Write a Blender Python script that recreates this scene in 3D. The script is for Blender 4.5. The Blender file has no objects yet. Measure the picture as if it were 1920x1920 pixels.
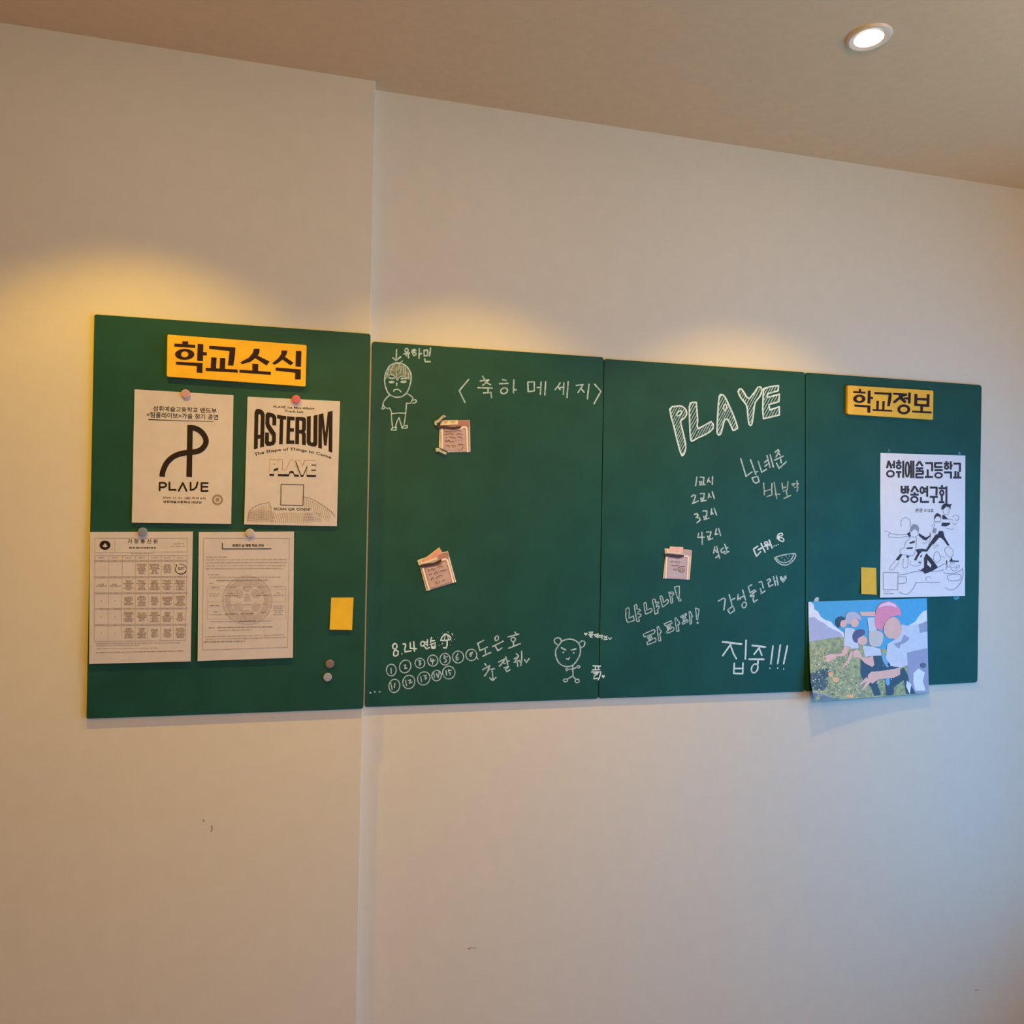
import bpy, bmesh, math, random
from mathutils import Vector, Matrix, noise
from mathutils.geometry import tessellate_polygon
random.seed(7)
S = bpy.context.scene
COL = S.collection
# ------------------------------------------------------------------ camera
EYE = Vector((0, 0, 1.58))
CR = Vector((0.96926217, -0.24539289, 0.01769687))
CU = Vector((-0.02058348, -0.00920327, 0.99974578))
CF = Vector((0.24516764, 0.96938002, 0.01397143))
FPX = 1440.1
cam_d = bpy.data.cameras.new('camera'); cam_d.sensor_width = 36; cam_d.lens = FPX / 1920 * 36; cam_d.clip_start = .01
cam = bpy.data.objects.new('camera', cam_d); COL.objects.link(cam)
cam.matrix_world = Matrix(((CR.x, CU.x, -CF.x, EYE.x), (CR.y, CU.y, -CF.y, EYE.y), (CR.z, CU.z, -CF.z, EYE.z), (0, 0, 0, 1)))
S.camera = cam
# ------------------------------------------------------------------ world, daylight, exposure
S.view_settings.view_transform = 'Standard'; S.view_settings.look = 'None'
S.view_settings.exposure = 0.0; S.view_settings.gamma = 1; S.view_settings.use_curve_mapping = False
w = bpy.data.worlds.new('world'); S.world = w; w.use_nodes = True
w.node_tree.nodes['Background'].inputs[0].default_value = (.55, .72, 1, 1)
w.node_tree.nodes['Background'].inputs[1].default_value = .25
DAY_W = 92; DAY_C = (.0, .43, 1)
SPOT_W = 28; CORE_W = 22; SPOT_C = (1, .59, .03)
FILL_W = 79; FILL_C = (1, .59, .02)
D = 1.9194; STEP = .0389; TH = .008          # wall distance, wall step, board thickness
XS = .1152                                   # where the wall steps back
ZC = 1.0712 + EYE.z
RX = 2.5
day_d = bpy.data.lights.new('daylight', 'AREA'); day_d.shape = 'RECTANGLE'; day_d.size = 3.0; day_d.size_y = 1.62
day_d.energy = DAY_W; day_d.color = DAY_C
day = bpy.data.objects.new('daylight', day_d); COL.objects.link(day)
day.location = (RX + .16, -.05, 1.15); day.rotation_euler = (math.radians(90), 0, math.radians(90))

room_d = bpy.data.lights.new('added_warm_fill', 'POINT'); room_d.energy = FILL_W; room_d.color = FILL_C; room_d.shadow_soft_size = .08
room = bpy.data.objects.new('added_warm_fill', room_d); COL.objects.link(room); room.location = (.2, -.8, 2.15)   # added warm fill light behind the camera, without a fixture

room2_d = bpy.data.lights.new('added_warm_fill', 'POINT'); room2_d.energy = 10; room2_d.color = FILL_C; room2_d.shadow_soft_size = .06
room2 = bpy.data.objects.new('added_warm_fill', room2_d); COL.objects.link(room2); room2.location = (1.75, .55, 2.32)  # second added fill, warming the upper right wall and ceiling

# ------------------------------------------------------------------ helpers
def srgb(r, g, b):
    f = lambda c: c / 12.92 if c <= .04045 else ((c + .055) / 1.055) ** 2.4
    return (f(r / 255), f(g / 255), f(b / 255), 1)
def mat(name, c, rough=.6, var=.06, scale=30, bump=0, emit=0, c2=None, spec=.5, coat=0):
    m = bpy.data.materials.new(name); m.use_nodes = True; nt = m.node_tree; b = nt.nodes['Principled BSDF']
    tc = nt.nodes.new('ShaderNodeTexCoord'); nz = nt.nodes.new('ShaderNodeTexNoise'); nz.inputs['Scale'].default_value = scale
    nz.inputs['Detail'].default_value = 4
    nt.links.new(tc.outputs['Object'], nz.inputs['Vector'])
    r = nt.nodes.new('ShaderNodeValToRGB')
    lo = [max(0, x * (1 - var)) for x in c[:3]] + [1]; hi = [min(1, x * (1 + var)) for x in c[:3]] + [1]
    if c2: lo, hi = list(c2)[:3] + [1], list(c)[:3] + [1]
    r.color_ramp.elements[0].color = lo; r.color_ramp.elements[1].color = hi
    r.color_ramp.elements[0].position = .35; r.color_ramp.elements[1].position = .65
    nt.links.new(nz.outputs['Fac'], r.inputs['Fac']); nt.links.new(r.outputs['Color'], b.inputs['Base Color'])
    b.inputs['Roughness'].default_value = rough; b.inputs['Specular IOR Level'].default_value = spec
    if coat: b.inputs['Coat Weight'].default_value = coat; b.inputs['Coat Roughness'].default_value = .3
    if bump:
        bp = nt.nodes.new('ShaderNodeBump'); bp.inputs['Strength'].default_value = bump; bp.inputs['Distance'].default_value = .002
        nt.links.new(nz.outputs['Fac'], bp.inputs['Height']); nt.links.new(bp.outputs['Normal'], b.inputs['Normal'])
    if emit:
        b.inputs['Emission Color'].default_value = (1, .86, .62, 1); b.inputs['Emission Strength'].default_value = emit
    return m
WALL = mat('wall_paint', (.66, .60, .52), .75, .012, 25, .03)
WARM = mat('warm_panelling', (.16, .10, .06), .6, .1, 8)
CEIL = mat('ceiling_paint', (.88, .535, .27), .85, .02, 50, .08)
FLOOR = mat('floor_wood', (.16, .10, .06), .5, .2, 6)
BOARD = mat('green_board', (.0105, .070, .056), .5, .10, 9, .03, spec=.2)
BEDGE = mat('board_edge', (.010, .04, .026), .6, .1, 20)
PAPER = mat('paper', (.57, .52, .565), .8, .03, 40)
PAPER2 = mat('poster_paper', (.74, .72, .80), .5, .02, 40)
INK = mat('black_ink', (.022, .014, .014), .65, .15, 80, spec=.15)
INKB = mat('soft_black_ink', (.045, .04, .06), .6, .15, 80, spec=.15)
INKM = mat('brown_grey_ink', (.27, .20, .19), .7, .12, 120)
INKL = mat('pale_grey_ink', (.40, .34, .36), .7, .1, 120)
INKBL = mat('grey_blue_ink', (.27, .26, .33), .6, .12, 120)
CHALK = mat('chalk', (.50, .64, .72), .95, c2=(.24, .36, .42, 1), scale=160)
CHALKB = mat('bright_chalk', (.70, .84, .92), .95, c2=(.46, .60, .66, 1), scale=160)
CHALKF = mat('faint_chalk', (.46, .53, .50), .95, c2=(.16, .25, .23, 1), scale=160)
CHALKH = mat('rubbed_chalk', (.30, .31, .24), .95, c2=(.10, .14, .10, 1), scale=140)
YEL = mat('yellow_foam', (.84, .46, .02), .6, .05, 30)
YELN = mat('yellow_note', (.74, .46, .02), .7, .05, 30)
LETT = mat('dark_lettering', (.028, .012, .014), .6, .1, 40, spec=.15)
TAPE = mat('clear_tape', (.42, .42, .38), .25, .2, 90)
TAPEG = mat('thin_clear_tape', (.05, .12, .105), .25, .25, 90)
SEAM = mat('white_seam', (.5, .56, .5), .7, .1, 60)

def tag(o, label=None, cat=None, group=None, kind=None):
    if label: o['label'] = label
    if cat: o['category'] = cat
    if group: o['group'] = group
    if kind: o['kind'] = kind
    return o
def empty(name, loc):
    o = bpy.data.objects.new(name, None); COL.objects.link(o); o.location = loc; o.empty_display_size = .03
    return o
def link(name, me, m, parent=None, smooth=False):
    me.materials.clear(); me.materials.append(m)
    if smooth:
        for p in me.polygons: p.use_smooth = True
    o = bpy.data.objects.new(name, me); COL.objects.link(o)
    if parent:
        o.parent = parent
        off = parent.location
        me.transform(Matrix.Translation(-off))
    return o
def obj(name, V, F, m, parent=None, smooth=False):
    me = bpy.data.meshes.new(name); me.from_pydata([tuple(v) for v in V], [], F); me.update()
    return link(name, me, m, parent, smooth)
def ray(q): return CF + CR * ((q[0] - 960) / FPX) + CU * ((960 - q[1]) / FPX)
def at(q, y):
    'the point of the plane y that shows at pixel q of the photograph'
    d = ray(q); return EYE + d * (y / d.y)
class Z:
    'reads point lists noted on an enlarged crop: origin and scale of the crop'
    def __init__(s, ox, oy, k): s.o = (ox, oy, k)
    def p(s, x, y): return (s.o[0] + x / s.o[2], s.o[1] + y / s.o[2])
    def __call__(s, t):
        return [s.p(*map(float, a.split(','))) for a in t.split()]
    def ell(s, cx, cy, rx, ry, n=20, a0=0, a1=360, tilt=0):
        out = []
        for i in range(n + 1):
            a = math.radians(a0 + (a1 - a0) * i / n); x, y = rx * math.cos(a), ry * math.sin(a)
            t = math.radians(tilt); out.append(s.p(cx + x * math.cos(t) - y * math.sin(t), cy + x * math.sin(t) + y * math.cos(t)))
        return out
def smooth_line(P, n=4):
    if len(P) < 3: return P
    out = []
    closed = (abs(P[0][0] - P[-1][0]) + abs(P[0][1] - P[-1][1])) < 1e-6
    for i in range(len(P) - 1):
        a = P[i - 1] if i > 0 else (P[-2] if closed else P[0]); b = P[i]; c = P[i + 1]
        d = P[i + 2] if i + 2 < len(P) else (P[1] if closed else P[-1])
        for k in range(n):
            t = k / n
            out.append(tuple(.5 * (2 * b[j] + (c[j] - a[j]) * t + (2 * a[j] - 5 * b[j] + 4 * c[j] - d[j]) * t * t + (3 * b[j] - a[j] - 3 * c[j] + d[j]) * t ** 3) for j in (0, 1)))
    out.append(P[-1]); return out
class Flat:
    'collects flat marks lying on a surface: surf is a distance or a function giving it'
    def __init__(s, surf, off=.0003):
        s.curved = callable(surf); s.surf = surf if callable(surf) else (lambda q, v=surf: v); s.off = off; s.V = []; s.F = []; s.k = 0
    def v(s, q):
        s.V.append(at(q, s.surf(q) - s.off - s.k * 2e-5)); return len(s.V) - 1
    def step(s): s.k = (s.k + 1) % 9
    def line(s, P, w=2.6, soft=0, w2=None, caps=True):
        if soft: P = smooth_line(P, soft)
        if len(P) == 2 and P[0] == P[1]: P = P[:1]
        n = len(P)
        for i, q in enumerate(P):
            s.step()
            r = (w + ((w2 - w) * i / max(1, n - 1) if w2 is not None else 0)) / 2
            if caps or n == 1 or min(math.dist(q, P[0]), math.dist(q, P[-1])) > r * 1.15:
                s.F.append([s.v((q[0] + r * math.cos(k * math.pi / 4), q[1] + r * math.sin(k * math.pi / 4))) for k in range(8)][::-1])
            s.step()
            if i + 1 < n:
                b = P[i + 1]; dx, dy = b[0] - q[0], b[1] - q[1]; L = math.hypot(dx, dy)
                if L < 1e-6: continue
                nx, ny = -dy / L, dx / L
                r2 = (w + ((w2 - w) * (i + 1) / max(1, n - 1) if w2 is not None else 0)) / 2
                K = max(1, int(L / 25))
                for k in range(K):
                    t0, t1 = k / K, (k + 1) / K; ra, rb = r + (r2 - r) * t0, r + (r2 - r) * t1
                    p0 = (q[0] + dx * t0, q[1] + dy * t0); p1 = (q[0] + dx * t1, q[1] + dy * t1)
                    s.F.append([s.v((p0[0] - nx * ra, p0[1] - ny * ra)), s.v((p0[0] + nx * ra, p0[1] + ny * ra)),
                                s.v((p1[0] + nx * rb, p1[1] + ny * rb)), s.v((p1[0] - nx * rb, p1[1] - ny * rb))])
        return s
    def lines(s, z, text, w=2.6, soft=0):
        for t in text.split(';'):
            if t.strip():
                P = z(t); s.line(P if len(P) > 1 else P * 2, w, soft)
        return s
    def poly(s, P, holes=(), soft=0):
        loops = [list(P)] + [list(h) for h in holes]
        loops = [l[:-1] if abs(l[0][0] - l[-1][0]) + abs(l[0][1] - l[-1][1]) < 1e-6 else l for l in loops]
        if soft: loops = [smooth_line(l + [l[0]], soft)[:-1] for l in loops]
        flat = [q for l in loops for q in l]
        base = len(s.V); s.step()
        if not s.curved:
            for q in flat: s.v(q)
        cache = {}
        def cv(q):
            k = (round(q[0], 4), round(q[1], 4))
            if k not in cache: cache[k] = s.v(q)
            return cache[k]
        def split(a, b, c):
            m = max((math.dist(a, b), a, b, c), (math.dist(b, c), b, c, a), (math.dist(c, a), c, a, b), key=lambda x: x[0])
            if m[0] > 14:
                h = ((m[1][0] + m[2][0]) / 2, (m[1][1] + m[2][1]) / 2)
                split(m[1], h, m[3]); split(h, m[2], m[3])
            else: s.F.append([cv(a), cv(b), cv(c)])
        for t in tessellate_polygon([[Vector((q[0], q[1], 0)) for q in l] for l in loops]):
            a, b, c = [flat[i] for i in t]
            cr = (b[0] - a[0]) * (c[1] - a[1]) - (b[1] - a[1]) * (c[0] - a[0])
            t = t if cr < 0 else t[::-1]
            if s.curved: split(*[flat[i] for i in t])
            else: s.F.append([base + i for i in t])
        return s
    def text(s, body, top, bot, bold=0.0, res=2, spacing=1.0):
        V, F, bb = glyphs(body, bold, res, spacing)
        def along(P, u):
            L = [math.dist(P[i], P[i + 1]) for i in range(len(P) - 1)]; d = u * sum(L)
            for i, l in enumerate(L):
                if d <= l or i == len(L) - 1:
                    t = d / l; return (P[i][0] + (P[i + 1][0] - P[i][0]) * t, P[i][1] + (P[i + 1][1] - P[i][1]) * t)
                d -= l
        base = len(s.V)
        for x, y in V:
            u = (x - bb[0]) / (bb[2] - bb[0]); v = (y - bb[1]) / (bb[3] - bb[1])
            a = along(top, u); b = along(bot, u)
            s.v((b[0] + (a[0] - b[0]) * v, b[1] + (a[1] - b[1]) * v))
        s.F += [[base + i for i in f] for f in F]
        return s
    def build(s, name, m, parent=None, label=None):
        o = obj(name, s.V, s.F, m, parent)
        if label: o['label'] = label
        return o
_gl = {}
def glyphs(body, bold, res, spacing):
    k = (body, bold, res, spacing)
    if k not in _gl:
        cu = bpy.data.curves.new('t', 'FONT'); cu.body = body; cu.offset = bold; cu.resolution_u = res; cu.space_character = spacing
        o = bpy.data.objects.new('t', cu); COL.objects.link(o)
        dg = bpy.context.evaluated_depsgraph_get()
        me = bpy.data.meshes.new_from_object(o.evaluated_get(dg))
        V = [(v.co.x, v.co.y) for v in me.vertices]; F = [list(p.vertices) for p in me.polygons]
        bpy.data.objects.remove(o); bpy.data.curves.remove(cu); bpy.data.meshes.remove(me)
        _gl[k] = (V, F, (min(v[0] for v in V), min(v[1] for v in V), max(v[0] for v in V), max(v[1] for v in V)))
    return _gl[k]
def slab(name, P, y0, y1, m, parent=None, bev=.0015):
    'a solid plate with outline P (pixels on its front), front at y0, back at y1'
    fr = [at(q, y0) for q in P]; n = len(fr)
    area = sum(fr[i].x * fr[(i + 1) % n].z - fr[(i + 1) % n].x * fr[i].z for i in range(n))
    if area < 0: fr = fr[::-1]
    c = sum(fr, Vector()) / n
    inner = [p + (c - p).normalized() * bev if bev else p for p in fr]
    V = [(p.x, y0, p.z) for p in inner] + [(p.x, y0 + bev, p.z) for p in fr] + [(p.x, y1, p.z) for p in fr]
    F = [list(range(n)), list(range(3 * n - 1, 2 * n - 1, -1))]
    for k in (0, 1):
        for i in range(n):
            j = (i + 1) % n; F.append([k * n + i, (k + 1) * n + i, (k + 1) * n + j, k * n + j])
    return obj(name, V, F, m, parent)
def rounded(P, r, n=4):
    out = []
    for i in range(len(P)):
        a, b, c = Vector(P[i - 1]), Vector(P[i]), Vector(P[(i + 1) % len(P)])
        u = (a - b).normalized() * r; v = (c - b).normalized() * r
        for k in range(n + 1):
            t = k / n; out.append(tuple(b + u * (1 - t) ** 2 + v * t * t))
    return out
def sheet(name, Q, surf, m, parent=None, n=14, th=.0003):
    'a sheet of paper: Q = corner pixels TL TR BR BL, or left and right edges as lists'
    L, Rr = Q
    def edge(P, t):
        t *= len(P) - 1; i = min(int(t), len(P) - 2); t -= i
        return (P[i][0] + (P[i + 1][0] - P[i][0]) * t, P[i][1] + (P[i + 1][1] - P[i][1]) * t)
    V = []
    for k in (0, 1):
        for j in range(n + 1):
            a, b = edge(L, j / n), edge(Rr, j / n)
            for i in range(n + 1):
                t = i / n; q = (a[0] + (b[0] - a[0]) * t, a[1] + (b[1] - a[1]) * t)
                p = at(q, surf(q)); V.append(p + Vector((0, k * th, 0)))
    N = (n + 1) ** 2; F = []
    for j in range(n):
        for i in range(n):
            a = j * (n + 1) + i; f = [a, a + n + 1, a + n + 2, a + 1]
            F.append(f); F.append([x + N for x in f[::-1]])
    rim = [i for i in range(n + 1)] + [(j + 1) * (n + 1) + n for j in range(n)] + [n * (n + 1) + n - 1 - i for i in range(n)] + [(n - 1 - j) * (n + 1) for j in range(n - 1)]
    for i in range(len(rim)):
        a, b = rim[i], rim[(i + 1) % len(rim)]; F.append([a, b, b + N, a + N])
    return obj(name, V, F, m, parent)
def box(name, a, b, m, parent=None):
    V = [(x, y, z) for x in (a[0], b[0]) for y in (a[1], b[1]) for z in (a[2], b[2])]
    F = [(0, 1, 3, 2), (4, 6, 7, 5), (0, 4, 5, 1), (2, 3, 7, 6), (0, 2, 6, 4), (1, 5, 7, 3)]
    return obj(name, V, F, m, parent)
def lathe(name, prof, c, axis, m, parent=None, n=40):
    'prof = (radius, height along axis)'
    ax = Vector(axis); u = ax.orthogonal().normalized(); v = ax.cross(u); V = []; F = []
    for r, h in prof:
        for k in range(n):
            t = 2 * math.pi * k / n; V.append(Vector(c) + ax * h + (u * math.cos(t) + v * math.sin(t)) * r)
    for i in range(len(prof) - 1):
        for k in range(n):
            j = (k + 1) % n; F.append([i * n + k, i * n + j, (i + 1) * n + j, (i + 1) * n + k])
    F.append(list(range(n))[::-1]); F.append([(len(prof) - 1) * n + k for k in range(n)])
    return obj(name, V, F, m, parent, False)

# ------------------------------------------------------------------ the room
YW = D + TH; YL = D - STEP                    # recessed wall face; front of the left notice board
YLW = YL + TH                                 # face of the wall's projecting left part
X0 = -3.2; Y0 = -4.4
def struct(o): o['kind'] = 'structure'; return o
struct(box('floor', (X0 - .1, Y0 - .1, -.1), (RX + .3, YW + .2, 0), FLOOR))
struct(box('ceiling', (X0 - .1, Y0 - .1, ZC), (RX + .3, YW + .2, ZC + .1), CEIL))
struct(box('wall_back', (XS - .02, YW, 0), (RX, YW + .15, ZC), WALL))
# the projecting part of the wall, with a softly rounded outer corner
prof = [(X0, YW + .15), (X0, YLW), (XS - .0015, YLW)] + [(XS - .0015 + .0015 * math.sin(a), YLW + .0015 - .0015 * math.cos(a)) for a in (.4, .8, 1.2)] + [(XS, YLW + .0015), (XS, YW + .15)]
n = len(prof)
struct(obj('wall_back_left', [(x, y, 0) for x, y in prof] + [(x, y, ZC) for x, y in prof],
           [[i, (i + 1) % n, n + (i + 1) % n, n + i] for i in range(n)] + [list(range(n))[::-1], list(range(n, 2 * n))], WALL))
struct(box('wall_left', (X0 - .1, Y0, 0), (X0, YW, ZC), WARM))
struct(box('wall_rear', (X0, Y0 - .1, 0), (RX, Y0, ZC), WARM))
WZ0, WZ1, WY0, WY1 = .32, 1.98, -1.58, 1.48
bm_parts = [((RX, Y0, 0), (RX + .2, WY0, ZC)), ((RX, WY1, 0), (RX + .2, YW + .15, ZC)), ((RX, WY0, 0), (RX + .2, WY1, WZ0)), ((RX, WY0, WZ1), (RX + .2, WY1, ZC))]
V = []; F = []
for a, b in bm_parts:
    k = len(V); V += [(x, y, z) for x in (a[0], b[0]) for y in (a[1], b[1]) for z in (a[2], b[2])]
    F += [[k + i for i in f] for f in ((0, 1, 3, 2), (4, 6, 7, 5), (0, 4, 5, 1), (2, 3, 7, 6), (0, 2, 6, 4), (1, 5, 7, 3))]
struct(obj('wall_right', V, F, WALL))
WHITE = mat('white_trim', (.78, .77, .74), .4, .02, 30)
V = []; F = []
for a, b in (((RX + .02, WY0, WZ0), (RX + .08, WY1, WZ0 + .05)), ((RX + .02, WY0, WZ1 - .05), (RX + .08, WY1, WZ1)), ((RX + .02, WY0, WZ0), (RX + .08, WY0 + .05, WZ1)), ((RX + .02, WY1 - .05, WZ0), (RX + .08, WY1, WZ1)), ((RX + .02, -.07, WZ0), (RX + .08, -.02, WZ1))):
    k = len(V); V += [(x, y, z) for x in (a[0], b[0]) for y in (a[1], b[1]) for z in (a[2], b[2])]
    F += [[k + i for i in f] for f in ((0, 1, 3, 2), (4, 6, 7, 5), (0, 4, 5, 1), (2, 3, 7, 6), (0, 2, 6, 4), (1, 5, 7, 3))]
struct(obj('window_1', V, F, WHITE))
# scuffs on the wall
wl = bpy.data.objects['wall_back_left']; wr = bpy.data.objects['wall_back']
SCUFF = mat('scuff', (.38, .30, .22), .9, .2, 200); SCUFR = mat('reddish_scuff', (.36, .20, .15), .9, .2, 200)
Flat(YLW).line([(397, 1548), (398, 1554), (396, 1559)], 2.4).line([(382, 1537), (382, 1540)], 3).build('scuff_mark', SCUFF, wl)
Flat(YW).line([(878, 1779), (886, 1777), (894, 1778)], 1.8, w2=.8).build('scuff_mark', SCUFR, wr)
Flat(YW).line([(1828, 1857), (1836, 1856)], 1.6).build('scuff_mark', SCUFF, wr)

# ------------------------------------------------------------------ ceiling lights
TRIM = mat('light_trim', (.80, .62, .46), .4, .02, 40)
LENS = mat('light_lens', (.9, .85, .75), .3, .01, 40, emit=45)
def downlight(x, y, label):
    t = tag(empty('downlight', (x, y, ZC)), label, 'ceiling light', 'recessed ceiling downlights')
    lathe('trim_ring', [(.0275, -.001), (.030, -.0045), (.040, -.0065), (.0445, -.0045), (.047, 0.0), (.0275, 0)], (x, y, ZC), (0, 0, 1), TRIM, t)
    lathe('lens', [(.027, -.0012), (.024, -.0034), (.0, -.0042)][:2], (x, y, ZC), (0, 0, 1), LENS, t)
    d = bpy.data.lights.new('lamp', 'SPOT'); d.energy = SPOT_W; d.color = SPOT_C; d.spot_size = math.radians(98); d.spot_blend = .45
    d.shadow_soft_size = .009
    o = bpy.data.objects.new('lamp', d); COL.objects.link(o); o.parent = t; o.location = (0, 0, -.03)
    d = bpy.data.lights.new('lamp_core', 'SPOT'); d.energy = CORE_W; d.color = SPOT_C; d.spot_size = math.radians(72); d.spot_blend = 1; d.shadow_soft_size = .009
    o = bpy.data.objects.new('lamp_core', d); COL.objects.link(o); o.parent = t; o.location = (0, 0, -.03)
LY = YW - .507
downlight(1.1415, LY, 'round white recessed downlight glowing in the ceiling at upper right')
downlight(.365, LY, 'round recessed downlight just above the top of the picture, over the chalkboard heading')
downlight(-.41, LY, 'round recessed downlight above the top of the picture, over the left notice board')
# unseen low bench, added to block daylight and shade the wall's lower right
BENCH = mat('bench_wood', (.30, .19, .11), .5, .15, 12)
t = tag(empty('added_shadow_bench', (2.4, 1.1, 0)), 'added low bench, unseen, casting the soft shadow on the wall at lower right', 'bench')
box('seat', (2.32, .8, .39), (2.47, 1.4, .42), BENCH, t); box('body', (2.36, .84, .06), (2.47, 1.37, .3898), BENCH, t)
for x, y in ((2.36, .85), (2.36, 1.32), (2.41, .85), (2.41, 1.32)): box('leg', (x, y, 0), (x + .04, y + .04, .0598), BENCH, t)

# ------------------------------------------------------------------ boards
def board(name, P, y, label, cat, group):
    t = tag(empty(name, at(P[2], y + TH)), label, cat, group)
    slab('panel', rounded(P, 5), y, y + TH - .0002, BOARD, t, .0012)
    return t
G = 'green boards on the wall'
nbl = board('notice_board', [(176.6, 589), (695, 625.8), (681.4, 1328.7), (161.7, 1347.7)], YL, 'green notice board at the left with four printed sheets under a large yellow sign', 'notice board', G)
cb1 = board('chalkboard', [(698.1, 640.3), (1132.3, 669.8), (1122.0, 1310), (684, 1325.8)], D, 'green chalkboard panel with a chalk boy and an angle-bracketed heading', 'chalkboard', G)
cb2 = board('chalkboard', [(1133.2, 672.6), (1509.6, 697.8), (1509.3, 1296.6), (1122.9, 1309.6)], D, 'green chalkboard panel with hatched capital letters and a chalk watermelon', 'chalkboard', G)
nbr = board('notice_board', [(1510.7, 698.2), (1841, 722), (1833, 1279.5), (1510.5, 1296.3)], D, 'green notice board at the right end with a smaller yellow sign and two posters', 'notice board', G)

# ------------------------------------------------------------------ chalk on the boards
A = Z(690, 630, 8); B = Z(840, 650, 6.4); C = Z(680, 1160, 9.6); Dd = Z(860, 1160, 6.4)
f = Flat(D)
f.lines(A, '428,205 425,300 420,368;375,328 420,368 490,312;535,270 622,254;574,265 575,298;604,260 607,328;655,242 720,216;662,212 700,200;770,192 765,335;768,268 800,264;840,215 843,300 895,290 893,210 840,215;938,180 932,240 920,300;850,340 858,385 930,385', 2.9)
f.line(A.ell(578, 215, 26, 26), 2.6).line(A.ell(697, 270, 24, 20), 2.6).build('chalk_name', CHALK, cb1, 'small chalk name with a down arrow')
f = Flat(D, .0003); f.poly(A('262,640 285,525 330,455 385,415 445,405 510,415 570,450 615,510 642,580 645,650 615,652 580,620 520,600 480,610 440,665 410,620 380,590 340,580 300,600'))
hair = f.build('chalk_hair', CHALKH, cb1)
f = Flat(D, .0006)
f.line(A('445,405 380,415 320,455 275,530 252,610 250,690 265,770 300,850 350,895 420,918 480,915 540,890 590,835 625,750 645,660 645,580 620,510 570,450 510,415 445,405'), 2.6, 3)
f.lines(A, '460,415 520,370;262,640 300,600 340,580 380,590 410,620 440,665 480,610 520,600 580,620 615,650;385,430 350,500 330,570;430,470 420,560 440,640;500,450 490,560;560,480 560,590;600,540 610,630;310,500 285,590;470,430 460,520;530,450 530,570', 1.6)
f.lines(A, '330,882 280,925 240,975 222,1030;228,1030 205,1095 225,1098 255,1075 228,1035;255,1070 290,1088 320,1078 335,1100 358,1165;585,865 640,895 675,930 660,970 635,1012 575,1008;680,962 715,955 728,975 715,1000 670,1010;578,1010 572,1090 565,1160 555,1250 540,1335;360,1165 460,1155 565,1158;350,1165 355,1260 368,1365;410,1370 435,1280 465,1225 485,1290 510,1375;345,1395 375,1375 425,1368 420,1412 350,1410 345,1395;510,1385 530,1350 590,1342 588,1380 510,1385', 2.2)
f.lines(A, '318,625 350,634 388,634;500,642 540,634 573,640', 3.4).lines(A, '430,708 428,742', 3).lines(A, '385,830 400,805 435,798 470,812 495,840', 2.4, 3)
f.poly(A.ell(355, 690, 46, 21)).poly(A.ell(533, 686, 50, 20, tilt=-5)).build('chalk_boy_drawing', CHALK, cb1, 'chalk doodle of a frowning boy')
for i, ch in enumerate(('248,393 135,528 203,668',
        '415,355 442,398;385,412 490,398 455,435 415,465;448,425 510,457;358,492 528,498;482,500 480,545;425,555 515,548 522,612',
        '655,395 695,405;620,445 720,440;790,400 785,555;790,515 820,518',
        '958,425 962,540 1035,530 1035,422 958,425;1070,490 1110,488;1118,425 1108,570;1172,418 1162,578',
        '1345,435 1320,475 1285,515;1318,475 1345,518;1345,492 1385,485;1390,435 1385,572;1442,420 1428,610',
        '1540,465 1620,455 1600,490 1560,550;1595,502 1635,548;1692,450 1672,625',
        '1760,452 1835,535 1752,685')):
    f = Flat(D).lines(B, ch, 2.7)
    if i == 2: f.line(B.ell(673, 530, 42, 33, tilt=-20), 2.6)
    f.build('chalk_heading_character', CHALK, cb1)
f = Flat(D)
f.lines(C, '575,445 540,480 545,530 590,560 640,590 635,650 590,675 558,660 560,600 590,555 618,510 612,465 575,445;728,460 760,450 775,480 755,560 765,600 830,585 870,580;855,430 858,532 970,542;918,415 932,585;1110,428 1160,418;1115,466 1160,460;1165,380 1165,485;1115,502 1150,545 1200,520;1240,340 1222,425;1232,400 1292,395;1215,465 1310,435;1240,480 1250,535 1300,530 1305,470;1240,508 1302,498', 2.7)
f.line(C.ell(1078, 452, 34, 44, tilt=25), 2.6).lines(C, '705,632', 2.8)
f.lines(C, '1485,275 1430,330 1405,390 1480,395 1580,375 1585,340 1545,300 1485,275;1520,400 1520,480 1500,530 1455,522', 2.6).lines(C, '1485,300 1470,385;1530,310 1545,370', 1.6)
for q in '1435,265 1375,480 1355,335 1580,475 1650,375 1600,400'.split(): f.lines(C, q, 1.4)
f.lines(C, '1530,235 1545,248;1605,268 1625,295;1440,440 1425,465', 1.4).build('chalk_date_note', CHALKB, cb1, 'chalk date with a small umbrella')
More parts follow.
